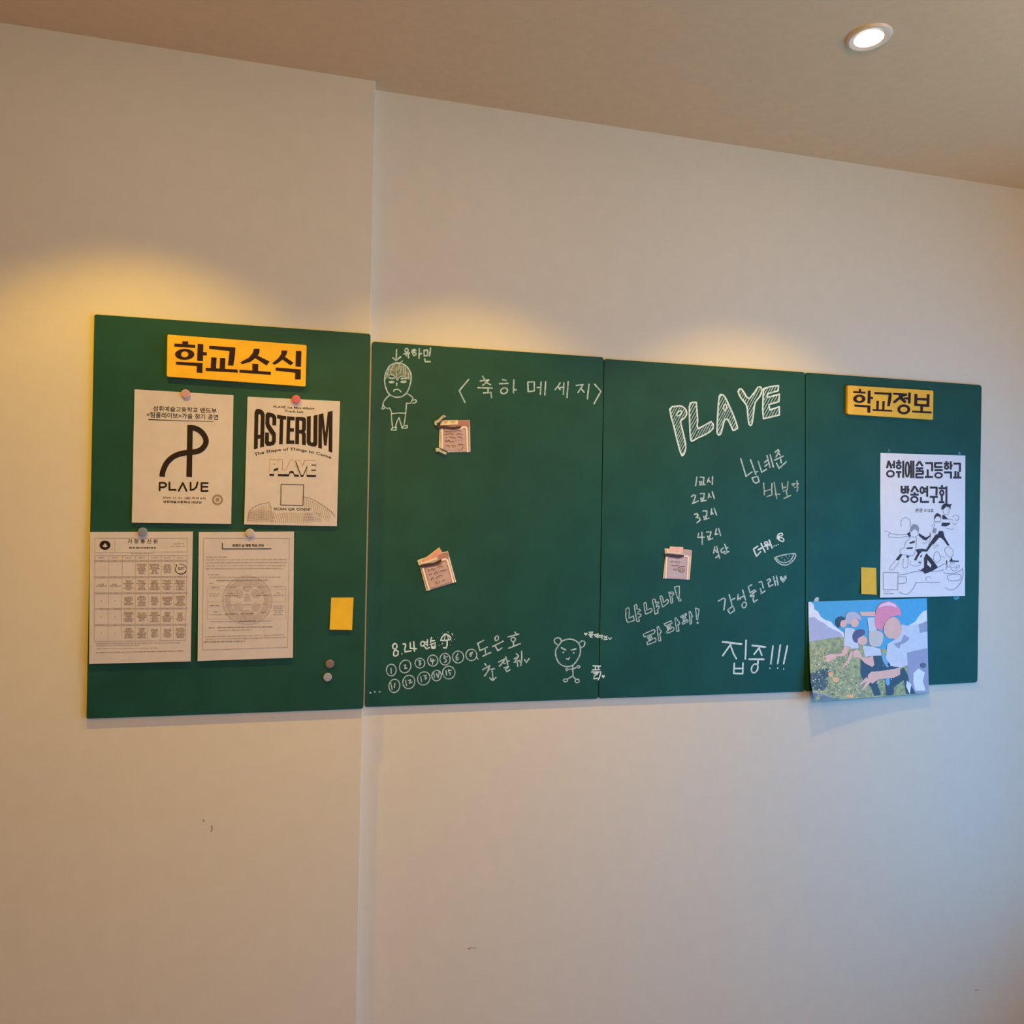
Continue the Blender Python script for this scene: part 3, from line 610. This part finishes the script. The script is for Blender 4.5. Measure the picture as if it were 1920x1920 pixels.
# letter sheet
s4 = hang(1000, 1238, YL, .005)
t = paper('printed_sheet', [(372.7, 997.6), (551.3, 996.6), (549.2, 1233.2), (370.5, 1239.5)], s4, 'typed notice sheet with a large pale round seal, lower right of the four', 'printed sheet', GP)
z7 = Z(360, 980, 7.11)
f = Flat(s4); f.lines(z7, '155,207 1300,208 1275,1660 142,1697 155,207', .9).lines(z7, '210,845 1250,850 1250,1275 200,1285 210,845;210,885 1250,888;210,1050 1250,1055;210,1120 1250,1125', .4).build('printed_frame', INKL, t)
f = Flat(s4, .0003); f.poly(z7.ell(738, 1035, 338, 330, 48), [z7.ell(738, 1035, 315, 308, 48)]).poly(z7.ell(738, 1035, 300, 292, 48), [z7.ell(738, 1035, 225, 215, 40)])
for a in (40, 140, 220, 320): f.poly(z7.ell(738 + 150 * math.cos(math.radians(a)), 1035 + 140 * math.sin(math.radians(a)), 62, 58, 16))
f.poly(z7.ell(738, 870, 62, 50, 16)).poly(z7.ell(738, 1205, 90, 45, 16)).poly(z7('695,980 780,980 780,1040 695,1040'))
SEAL = mat('pale_seal_ink', (.45, .39, .42), .7, .1, 120)
f.build('printed_seal', SEAL, t, 'large pale round seal')
f = Flat(s4, .0006); f.text('문화의 날 체험 학습 안내', *quad(z7, '540,283 955,283 955,322 540,324'), .025).line(z7('405,272 407,350 1055,347'), 1.5).build('printed_title', INK, t)
f = Flat(s4, .0006)
for a in ((195, 458, 480, 457), (180, 495, 1265, 490), (180, 535, 1265, 530), (180, 575, 1250, 570), (180, 614, 1215, 608), (215, 693, 365, 692), (230, 728, 1185, 724), (232, 808, 295, 808), (270, 862, 365, 862), (455, 858, 600, 858), (680, 855, 805, 855), (885, 855, 1005, 855), (1090, 852, 1220, 850), (235, 948, 385, 946), (235, 978, 375, 976), (700, 958, 775, 957), (1130, 935, 1180, 935), (1085, 968, 1230, 966), (455, 1095, 590, 1093), (680, 1092, 800, 1090), (885, 1088, 1005, 1086), (1090, 1110, 1220, 1108), (1095, 1140, 1215, 1138), (290, 1188, 350, 1187), (230, 1222, 400, 1220), (1080, 1168, 1220, 1166), (1100, 1196, 1200, 1195), (1080, 1226, 1220, 1224), (245, 1320, 1060, 1308), (345, 1438, 800, 1425), (180, 1520, 1225, 1492), (180, 1555, 1260, 1527)):
    f = Flat(s4, .0006); words(f, z7, *a, 1.4); f.build('printed_text_line', INKM, t)
INKD = mat('dark_grey_ink', (.13, .09, .085), .7, .1, 120)
for a in ((330, 770, 1010, 766), (505, 946, 555, 945), (440, 974, 615, 972), (920, 940, 960, 939), (855, 970, 1045, 968), (245, 1102, 385, 1100), (440, 1218, 610, 1215), (650, 1216, 830, 1213), (920, 1195, 985, 1193), (620, 1314, 850, 1310), (225, 1400, 300, 1398), (345, 1398, 1075, 1388), (165, 1592, 715, 1578)):
    f = Flat(s4, .0006); words(f, z7, *a, 1.8); f.build('printed_bold_line', INKD, t)

# tall line-drawn poster on the right board
sp = lambda q: D - .0012 - .003 * max(0, (q[1] - 1050) / 70) ** 2 * (q[1] > 1050)
t = tag(empty('poster', at((1730, 1119), D)), 'tall white poster with black headline and line-drawn dancers, on the right notice board', 'poster', 'posters on the right notice board')
sheet('paper', ([(1650.8, 849.3), (1650.4, 930), (1651.2, 1010), (1649.9, 1120.6)], [(1810, 854.2), (1809.8, 930), (1809.5, 1010), (1809.3, 1117.5)]), sp, PAPER2, t)
z8 = Z(1630, 830, 9.6); z9 = Z(1640, 930, 9.6)
def heavy(f, bars, rings, w=3.8):
    for b_ in bars.split(';'): f.line(z8(b_), w, caps=False)
    for r_ in rings: f.line(z8.ell(*r_, 24), w - .4)
    return f
heavy(Flat(sp, .0004), '350,325 318,462;350,325 400,462;447,325 447,462;405,400 440,400;530,308 530,345;482,362 578,362;480,528 578,528;530,528 530,630;612,325 612,632;752,325 752,638;794,325 794,638;715,430 752,430;715,525 752,525;902,335 845,425;902,335 962,425;836,462 972,462;905,462 905,512;836,512 966,512 966,562 846,562 846,625 975,625;1008,368 1132,368 1132,515;1052,480 1052,618;1000,618 1148,618;1315,368 1185,368 1185,440 1318,440;1172,492 1322,492;1390,330 1390,370;1342,378 1438,378;1466,335 1466,485;1466,412 1498,412;1346,535 1472,535 1472,645;1515,378 1632,378 1632,525;1550,510 1550,622;1602,520 1602,622;1508,628 1658,628',
      [(381, 560, 62, 52), (530, 432, 36, 32), (685, 482, 30, 130), (1247, 588, 62, 42), (1390, 440, 32, 30)]).build('printed_headline', INKB, t, 'upper line of heavy black lettering')
heavy(Flat(sp, .0004), '582,775 582,898;582,845 650,845;582,898 650,898;650,775 650,908;692,775 692,918;692,848 722,848;815,780 755,888;815,780 882,888;815,890 815,935;740,935 890,935;985,828 1042,828;985,880 1042,880;1042,780 1042,975;930,980 930,1065 1075,1065;1092,808 1215,808 1208,950;1088,975 1232,975;1160,975 1160,1088;1308,765 1308,810;1250,822 1368,822;1306,945 1306,1068;1250,1070 1350,1070;1388,785 1388,1090',
      [(640, 1012, 62, 54), (812, 1022, 58, 48), (950, 855, 30, 55), (1306, 902, 32, 42)]).build('printed_headline', INKB, t, 'lower line of heavy black lettering')
Flat(sp, .0004).text('본관 312호', *quad(z8, '832,1180 1160,1186 1158,1255 830,1250'), .01).build('printed_subline', INKB, t)
f = Flat(sp, .0004)
for s_ in ('1200,250 1205,180 1250,135 1300,130 1345,150 1392,142 1365,190 1372,245 1340,205 1290,190 1240,240', '1215,350 1250,342 1325,412 1222,420', '1210,480 1365,482 1350,515 1285,550 1200,540', '1160,630 1232,630 1262,740 1350,892 1312,892 1240,790 1195,755 1160,750 1062,870 1045,875 1090,780',
           '1065,400 1090,332 1130,305 1190,340 1196,410 1165,370 1110,365 1082,420', '740,965 850,948 930,965 1000,840 1100,690 1130,690 1060,840 945,1000 850,1000 800,1060 745,1165 708,1150 770,1030', '620,840 722,800 722,840 640,862', '570,928 690,922 680,952 582,955', '800,672 920,745 990,715 1000,640 1010,720 925,800 880,790 790,712',
           '375,1150 460,1042 505,1050 432,1160', '560,1075 690,1072 612,1088 602,1130', '1340,1182 1392,1095 1402,1160 1522,1165 1512,1186', '768,1180 850,1185 815,1212', '820,1080 860,1050 850,1085 820,1110', '1285,1170 1305,1150 1305,1235 1285,1215', '580,680 640,640 650,720 625,740'): Flat(sp, .0004).poly(z9(s_)).build('printed_dark_shape', INKB, t)
f = Flat(sp, .0004)
f.poly(z9('760,1325 830,1330 890,1285 888,1120 930,1030 1030,1130 1142,1285 1040,1350 900,1402 870,1355'), [z9('945,1235 952,1150 1022,1240 1010,1290')]).build('printed_dark_shape', INKB, t, 'solid black sweep of cloth')
f = Flat(sp, .0004); f.poly(z9('630,640 650,555 690,505 770,520 802,580 790,645 720,592 660,645')).build('printed_grey_shape', INKBL, t); Flat(sp, .0004).poly(z9('1050,580 1120,585 1100,670 1040,660')).build('printed_grey_shape', INKBL, t)
f = Flat(sp, .0003)
f.line(z9.ell(560, 490, 88, 100, 24, 150, 400), .9).line(z9.ell(710, 660, 80, 80, 24, -20, 200), .9).line(z9.ell(1130, 420, 60, 50, 16, -20, 200), .9).line(z9.ell(1285, 270, 55, 70, 16, -40, 190), .9)
f.lines(z9, '330,685 450,700 580,690;330,740 450,752 570,728 640,750;330,685 290,670 250,700 260,740 330,740;290,670 210,630 180,650;640,760 560,830 530,930 460,960 470,1040 560,1060 690,1070 740,960 750,840 750,740;760,960 830,980 950,930 990,800 1010,720;860,840 920,850 950,810;375,1160 270,1300 300,1330 350,1310 440,1190;520,1130 510,1280 590,1280 600,1140;650,1170 640,1230 720,1260 810,1250 830,1210;1240,420 1380,420 1400,440;1280,580 1400,600 1420,570;1080,480 1120,460 1200,470;1080,480 1060,600;1020,540 1060,520;1400,380 1440,340 1500,350 1520,400 1490,440 1440,430;1400,480 1450,520 1480,470;1050,900 1130,880 1140,900 1060,940;1260,980 1300,920 1370,930 1420,1010 1390,1090 1320,1080 1260,980;1080,1040 1130,1000 1180,1080 1180,1150 1110,1200 1060,1140 1080,1040;1180,1080 1260,1100', .9, 3)
f.lines(z9, '450,1420 580,1400 700,1365 900,1362;1000,1360 1200,1345 1240,1320;1140,1285 1240,1230 1300,1240 1280,1330;1580,1290 1592,1400 1560,1540 1460,1660 1360,1692 1270,1650;1240,1370 1300,1395 1450,1385 1580,1320;1170,1550 960,1560 760,1555 710,1640 640,1730 560,1772 440,1730;430,1455 555,1455 570,1480 560,1560 430,1580;1330,1425 1540,1412 1530,1510 1345,1522 1330,1425', 1.2, 3)
f.line(z9.ell(970, 1490, 50, 40, 20, 120, 330), .9).line(z9.ell(1430, 1310, 55, 35, 20), .9).line(z9.ell(1340, 1270, 30, 20, 14), .9).line(z9.ell(1500, 1265, 30, 20, 14), .9).line(z9.ell(1400, 1210, 40, 18, 14), .9)
Q = z9('155,1375 425,1380 416,1688 160,1684'); f.line(Q + [Q[0]], 1.1)
words(f, z9, 165, 1722, 285, 1722, 1.3); words(f, z9, 165, 1757, 360, 1757, 2.2)
f.build('printed_line_drawing', INKBL, t, 'thin outlines of figures standing on a game controller')
f = Flat(lambda q: D, .0006)
f.poly(z8('330,165 345,110 375,115 375,172')).build('tape', TAPEG, t)
f = Flat(lambda q: D, .0006)
f.poly(z8('1595,180 1620,150 1650,200 1640,222 1600,210')).build('tape', TAPEG, t)
f = Flat(lambda q: D, .0006)
f.poly([(1788, 1123), (1793, 1126), (1799, 1122), (1799, 1117), (1788, 1117)]).build('tape', TAPEG, t)

# colour poster of a flower meadow, its lower left corner curling off the board
def sc(q):
    u = max(0, min(1, (q[0] - 1515) / 225)); v = max(0, min(1, (q[1] - 1125) / 185))
    return D - .0016 - .022 * (1 - u) ** 2 * v ** 2 - .005 * v * v
t = tag(empty('poster', at((1630, 1309), D)), 'colour poster of a blue sky and flower meadow, hanging over the right board edge', 'poster', 'posters on the right notice board')
zc = Z(1500, 1100, 7.385)
M = lambda n, r, g, b, v=.04: mat(n, srgb(r, g, b)[:3], .45, v, 60)
LE = zc('115,208 118,500 128,800 138,1150 165,1400 200,1585'); RE = zc('1757,160 1762,420 1768,690 1772,950 1778,1220 1785,1478')
SKY = M('print_sky', 84, 160, 212); sheet('paper', (LE, RE), sc, SKY, t, 40)
LAV = M('print_cloud_shade', 176, 174, 208); WHT = M('print_white', 226, 228, 248); SKIN = M('print_skin', 232, 178, 162); DRK = M('print_dark', 60, 50, 58)
SHRT = M('print_shirt', 206, 208, 226); SHD = M('print_violet_grey', 158, 150, 180)
def art(name, m, off, *polys, soft=0, label=None):
    for p in polys:
        f = Flat(sc, off * .3 + .0003)
        P = zc(p) if isinstance(p, str) else p
        P2 = []
        for i in range(len(P)):
            a, b = P[i], P[(i + 1) % len(P)]; K = max(1, int(math.dist(a, b) / 15))
            P2 += [(a[0] + (b[0] - a[0]) * k / K, a[1] + (b[1] - a[1]) * k / K) for k in range(K)]
        f.poly(P2, soft=soft).build(name, m, t, label)
art('printed_cloud', WHT, .0004, '117,212 150,215 190,250 195,310 250,345 290,420 350,460 430,485 470,540 540,590 605,640 610,700 450,712 129,760 120,500', '1755,322 1700,345 1650,400 1600,480 1500,540 1762,560')
art('printed_cloud_shade', LAV, .0006, '122,430 200,420 260,470 330,500 400,560 480,600 560,640 600,690 450,712 129,758', '1757,470 1700,500 1640,520 1560,545 1762,556')
# meadow: a grid so the colours may vary, printed in mottled green
MEAD = mat('print_meadow', srgb(176, 176, 112)[:3], .5, c2=srgb(128, 130, 86), scale=90)
art('printed_meadow', MEAD, .0008, '130,765 300,735 450,708 610,695 760,760 900,800 1300,900 1740,1000 1778,1220 1788,1478 1250,1515.5 700,1553 420,1571.5 199,1587 170,1420 140,1150', label='mottled green meadow')
art('printed_meadow_shade', mat('print_dark_grass', srgb(92, 90, 84)[:3], .5, c2=srgb(58, 58, 62), scale=90), .001, '150,1200 260,1150 380,1130 440,1190 380,1260 390,1340 330,1440 250,1440 168,1430 145,1300')
art('printed_path', M('print_path', 110, 108, 116, .1), .0012, '172,1450 330,1485 480,1540 560,1556 202,1582')
art('printed_path', M('print_path_edge', 166, 158, 160), .0014, '172,1450 330,1482 480,1536 480,1548 330,1500 176,1465')
for nm, col, N, box_, rr in (('printed_yellow_flowers', (226, 196, 110), 90, (150, 850, 820, 1530), (5, 13)), ('printed_white_flowers', (228, 232, 214), 60, (150, 1000, 1480, 1490), (4, 11)), ('printed_dark_leaves', (74, 84, 56), 120, (150, 900, 1440, 1530), (4, 11)), ('printed_light_leaves', (186, 188, 128), 120, (150, 800, 1440, 1530), (4, 12))):
    f = Flat(sc, .0008)
    for k in range(N):
        x = random.uniform(box_[0] + 30, box_[2]); y = random.uniform(box_[1], box_[3] - 10); r = random.uniform(*rr)
        f.poly(zc.ell(x, y, r, r * random.uniform(.5, 1.3), 7, tilt=random.uniform(0, 180)))
    f.build(nm, M(nm + '_ink', *col), t)
art('printed_orange_flower', M('print_orange', 232, 170, 96), .0018, zc.ell(425, 1215, 34, 34, 14), zc.ell(500, 1290, 40, 36, 14), zc.ell(890, 1260, 30, 26, 12), zc.ell(690, 1515, 55, 22, 14))
art('printed_trousers', DRK, .002, '840,990 1010,955 1130,960 1180,1100 1245,1020 1380,1100 1370,1250 1060,1290 1120,1500 1030,1512 985,1390 870,1280 838,1210', '1170,1260 1440,1120 1520,1280 1640,1482 1470,1490 1440,1290 1300,1390 1295,1500 1195,1506')
art('printed_shade', SHD, .0022, '1470,920 1765,850 1775,1130 1785,1470 1600,1480 1510,1320 1480,1100', '1640,530 1760,480 1762,620 1660,640')
art('printed_shirt', SHRT, .0024, '1210,790 1300,740 1400,640 1400,520 1490,540 1640,520 1660,640 1762,620 1765,850 1480,915 1490,1080 1440,1110 1255,1085 1190,1000', '625,570 740,580 800,640 810,855 700,860 690,830 605,820', '865,815 1000,830 1110,860 1135,950 1010,960 900,975', '930,430 1050,420 1060,620 960,640')
art('printed_shirt_fold', WHT, .0026, '1480,1300 1540,1350 1520,1490 1470,1380', '1570,1200 1640,1130 1730,1190 1700,1300 1740,1440 1600,1440 1570,1330', '1250,1088 1425,1108 1420,1118 1250,1098')
art('printed_arm', SKIN, .0028, '610,825 690,835 655,930 590,965 500,968 500,940 580,920', '335,965 420,930 500,935 500,985 400,1045 330,1030 370,1000', '740,890 790,865 830,900 860,980 960,975 1010,955 1030,1085 1000,1112 900,1060 830,985 740,975', '940,1220 985,1180 1100,1170 1300,1140 1390,1115 1385,1220 1300,1260 1080,1285 1000,1345 940,1290', '940,1280 980,1320 870,1440 855,1430', '920,1250 950,1290 830,1370 822,1355', '700,900 740,900 700,1010 570,1160 575,1130 660,1010', '820,350 1040,345 1045,410 850,405', '1380,530 1420,560 1400,660 1330,740 1270,710')
art('printed_tie', M('print_blue', 120, 168, 206), .003, '1120,920 1180,930 1225,1110 1205,1120 1150,1040', '1180,1265 1240,1262 1245,1340 1218,1378 1185,1335')
art('printed_bow', SHD, .003, '1440,660 1520,715 1470,770 1390,800 1380,860 1330,830 1300,790 1400,760')
art('printed_face', SKIN, .0032, zc.ell(1275, 570, 112, 152, 28, tilt=15), zc.ell(600, 505, 50, 62, 20), zc.ell(755, 500, 60, 62, 20), zc.ell(865, 745, 66, 66, 20), zc.ell(1020, 740, 70, 90, 20), label='plain featureless face')
art('printed_dark_hair', M('print_dark_hair', 56, 42, 52), .0034, '490,500 505,440 560,410 615,430 625,460 570,470 555,530 540,570 505,540', soft=2)
art('printed_pale_hair', M('print_pale_hair', 192, 180, 200), .0034, '635,400 680,350 770,355 830,400 850,470 800,450 730,440 690,520 640,500', soft=2)
art('printed_purple_hair', M('print_purple', 92, 66, 112), .0034, '725,690 750,620 820,590 890,600 900,650 850,690 800,720 800,775 745,760', soft=2)
art('printed_fair_hair', M('print_fair', 206, 194, 190), .0036, '950,640 1000,600 1080,610 1150,650 1145,760 1100,830 1010,820 960,750', soft=2)
art('printed_pink_hair', M('print_pink', 234, 130, 158), .0036, '1040,540 1040,400 1070,290 1130,225 1220,200 1320,235 1390,330 1400,400 1370,400 1330,400 1240,430 1190,480 1150,560 1130,610 1080,590', soft=2, label='pink hair of the largest figure')
art('printed_hair_shine', M('print_pale_pink', 244, 196, 222), .0038, '1080,290 1130,240 1230,210 1320,245 1340,290 1250,260 1160,270')
art('printed_badge', M('print_badge', 92, 88, 98), .004, zc.ell(1705, 1090, 44, 36, 18))
f = Flat(lambda q: D, .0006); f.poly(zc('190,205 205,165 240,140 262,155 258,206')).build('tape', TAPE, t, 'glossy torn bit of clear tape')

# ------------------------------------------------------------------ magnets
def magnet(q, y, col, label):
    c = at(q, y); r = .0098
    m = mat('magnet_plastic', tuple(x * .78 for x in srgb(*col)[:3]), .6, .04, 60); m2 = mat('magnet_face', tuple(x * .64 for x in srgb(*col)[:3]), .6, .04, 60)
    t = tag(empty('round_magnet', c), label, 'magnet', 'round magnets on the left notice board')
    lathe('rim', [(r, 0), (r, .0028), (r * .96, .0036), (r * .80, .0037)], c, (0, -1, 0), m, t, 32)
    lathe('cap', [(r * .80, .0034), (r * .79, .0039), (r * .5, .0041)], c, (0, -1, 0), m2, t, 28)
magnet((348.3, 738.5), YL - .002, (226, 178, 196), 'pale pink round magnet on top of the curved logo sheet')
magnet((555.2, 749), YL - .002, (238, 112, 142), 'bright pink round magnet on top of the arched title sheet')
magnet((267.8, 997.2), YL - .002, (146, 158, 196), 'grey blue round magnet on top of the table sheet')
magnet((468.8, 999.2), YL - .002, (214, 206, 216), 'near-white round magnet on top of the typed notice sheet')
magnet((618.3, 1244.5), YL, (150, 124, 132), 'dull mauve round magnet alone at lower right of the left board')
magnet((614.2, 1269.5), YL, (182, 182, 204), 'lilac round magnet just below the dull mauve one')

# ------------------------------------------------------------------ yellow notes
def note(P, y, label):
    s_ = hang(P[0][1], P[2][1], y, .004); o = empty('sticky_note', at(P[2], y)); tag(o, label, 'sticky note', 'blank yellow notes')
    sheet('note_paper', ([P[0], P[3]], [P[1], P[2]]), s_, YELN, o, 6)
zn = Z(560, 1080, 6.855)
note(zn('418,278 706,276 686,694 398,690'), YL, 'blank yellow note at the right edge of the left notice board')
note([(1614.7, 1063.5), (1642.8, 1065), (1643.6, 1115), (1615, 1113.8)], D, 'blank yellow note beside the line-drawn poster on the right board')

# ------------------------------------------------------------------ memo cards
ROSE = mat('rose_card', (.52, .36, .35), .7, .06, 60); EDGE = mat('card_border', (.66, .58, .53), .7, .05, 60); WHL = mat('card_white_line', (.88, .76, .72), .7, .04, 60)
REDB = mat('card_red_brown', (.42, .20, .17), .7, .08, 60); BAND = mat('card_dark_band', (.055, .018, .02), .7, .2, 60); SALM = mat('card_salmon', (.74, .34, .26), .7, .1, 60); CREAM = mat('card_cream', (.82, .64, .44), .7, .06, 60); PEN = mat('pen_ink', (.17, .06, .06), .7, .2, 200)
ROSE2 = mat('lilac_card', (.50, .42, .50), .7, .05, 60)
GM = 'small memo cards on the chalkboard'
def memo(label, z, back, parts, pen, lift=.003, rose=ROSE):
    P = z(back); cxm = sum(p[0] for p in P) / len(P); cym = sum(p[1] for p in P) / len(P)
    t = tag(empty('memo_card', at((cxm, cym), D)), label, 'memo card', GM)
    slab('card', P, D - .002, D - .0002, EDGE, t, .0004)
    for i, (nm, m_, ps) in enumerate(parts):
        f = Flat(D - .002, .0004 + .0003 * i)
        for p in ps:
            if isinstance(p, tuple): f.line(z(p[0]), p[1], 2)
            else: f.poly(z(p))
        f.build(nm, m_, t)
    f = Flat(D - .002, .0004 + .0003 * len(parts)); f.lines(z, pen, 1.1, 2).build('handwriting', PEN, t, 'dark handwriting')
    return t
m1 = Z(800, 770, 19.2)
t = memo('rose memo card with tape on two left corners, under the chalk heading', m1, '470,540 520,350 1550,335 1560,560 1578,1485 760,1500 440,1320 450,1000',
     [('red_border', REDB, ['500,600 560,500 1130,345 1540,345 1540,560 1520,600 1530,1480 560,1360 510,1310']),
      ('panel', ROSE, ['605,690 900,640 1240,640 1330,640 1390,680 1410,1000 1420,1470 780,1455 605,1340']),
      ('white_frame', WHL, [('555,668 562,1000 565,1350', 3.2), ('1240,640 1300,592 1390,592 1445,660 1460,1000 1475,1470', 3.4)]),
      ('cream_strip', CREAM, ['510,505 630,345 1132,345 1122,500 520,522']),
      ('strip_stamps', mat('card_tan', (.56, .38, .22), .7, .08, 60), [m1_ for m1_ in ('600,440 640,380 770,365 760,430 700,465 640,460', '840,380 1040,375 1030,425 960,450 870,430')]),
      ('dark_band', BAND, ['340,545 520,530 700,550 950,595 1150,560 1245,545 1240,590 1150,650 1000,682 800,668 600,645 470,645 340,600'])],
     '640,730 760,745 880,730 960,760;1000,740 1100,720 1230,730;640,850 760,840 900,820 970,870;1070,850 1160,820 1300,850;680,960 740,970;820,940 950,960 1050,985;1120,960 1200,930 1280,985;680,1050 720,1110 800,1060 860,1120 980,1095;1050,1085 1060,1085;1145,1070 1160,1070;1245,1060 1260,1060;700,1260 760,1240 830,1290;900,1240 960,1270 1030,1260;1130,1240 1220,1210 1350,1240;1250,1400 1290,1330 1320,1310;1150,1420 1180,1400')
f = Flat(D - .002, .003); f.poly(m1('275,400 320,350 400,330 560,170 620,150 700,205 640,250 520,400 400,490 330,540 290,500')).build('tape', TAPE, t, 'crumpled clear tape')
f = Flat(D - .002, .003); f.poly(m1('320,1345 430,1340 560,1430 730,1505 690,1590 560,1540 430,1470 330,1480')).build('tape', TAPE, t, 'crumpled clear tape')
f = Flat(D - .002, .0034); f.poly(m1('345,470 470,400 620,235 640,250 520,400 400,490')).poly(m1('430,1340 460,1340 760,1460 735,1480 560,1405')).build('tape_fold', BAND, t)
m2 = Z(770, 1000, 16)
memo('tilted rose memo card with a salmon pointed top, low on the chalkboard', m2, '200,810 280,780 480,710 855,420 950,570 1120,540 1165,710 1365,1450 1300,1478 470,1730 300,1080 240,950',
     [('red_border', REDB, ['320,1060 940,790 1150,700 1340,1455 560,1690 480,1640', '820,680 950,600 1120,560 1150,690 930,775 800,775']),
      ('panel', ROSE, ['425,1055 900,960 1000,850 1060,860 1090,950 1235,1450 590,1650']),
      ('white_frame', WHL, [('370,1050 460,1370 555,1690', 3.4), ('945,800 1020,775 1085,800 1120,870 1200,1150 1280,1460', 3.6), ('1140,730 1240,1080 1345,1455', 1.6)]),
      ('salmon_strip', SALM, ['330,800 500,730 860,440 935,555 820,680 790,770 500,860 380,850']),
      ('cream_strip', CREAM, ['280,790 310,800 335,870 790,720 805,770 500,890 310,920']),
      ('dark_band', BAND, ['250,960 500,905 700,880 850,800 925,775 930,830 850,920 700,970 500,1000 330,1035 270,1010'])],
     '500,1090 550,1080 545,1150;620,1100 650,1050 680,1100;720,1050 740,1080;800,1030 900,980 970,1010;540,1250 640,1210;700,1220 780,1160 810,1200;850,1140 950,1120 1110,1080;610,1400 650,1330 700,1360;770,1330 860,1280 960,1250;760,1440 800,1510;860,1440 880,1480;950,1420 1020,1390', )
m3 = I
memo('upright lilac memo card on the second chalkboard panel, beside the lesson list', m3, '135,1320 215,1325 215,1290 427,1300 425,1335 560,1345 560,1400 525,1812 110,1790 150,1440 140,1400',
     [('red_border', mat('card_dull_rose', (.50, .36, .38), .7, .06, 60), ['425,1340 555,1348 548,1430 440,1425', '165,1450 520,1440 505,1800 140,1785']),
      ('panel', ROSE2, ['195,1470 340,1492 430,1468 480,1480 463,1792 172,1782']),
      ('white_frame', WHL, [('172,1450 162,1600 152,1785', 2.6), ('440,1442 485,1440 506,1470 500,1600 490,1800', 2.8), ('546,1440 535,1600 518,1805', 1.6)]),
      ('salmon_strip', mat('card_pink', (.80, .48, .46), .7, .08, 60), ['215,1292 427,1302 425,1385 390,1402 180,1388 178,1330 215,1335']),
      ('cream_strip', mat('card_pale', (.85, .72, .66), .7, .05, 60), ['165,1325 185,1327 190,1380 395,1395 390,1408 168,1392']),
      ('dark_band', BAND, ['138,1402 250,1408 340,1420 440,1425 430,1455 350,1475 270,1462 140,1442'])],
     '235,1525 270,1520;300,1525 340,1535 380,1530;245,1585 300,1590 360,1580;275,1660 300,1640 330,1655;350,1620 400,1605 455,1605;352,1640 370,1680 410,1690 445,1660 440,1630;380,1660 390,1640;410,1660 420,1640', rose=ROSE2)
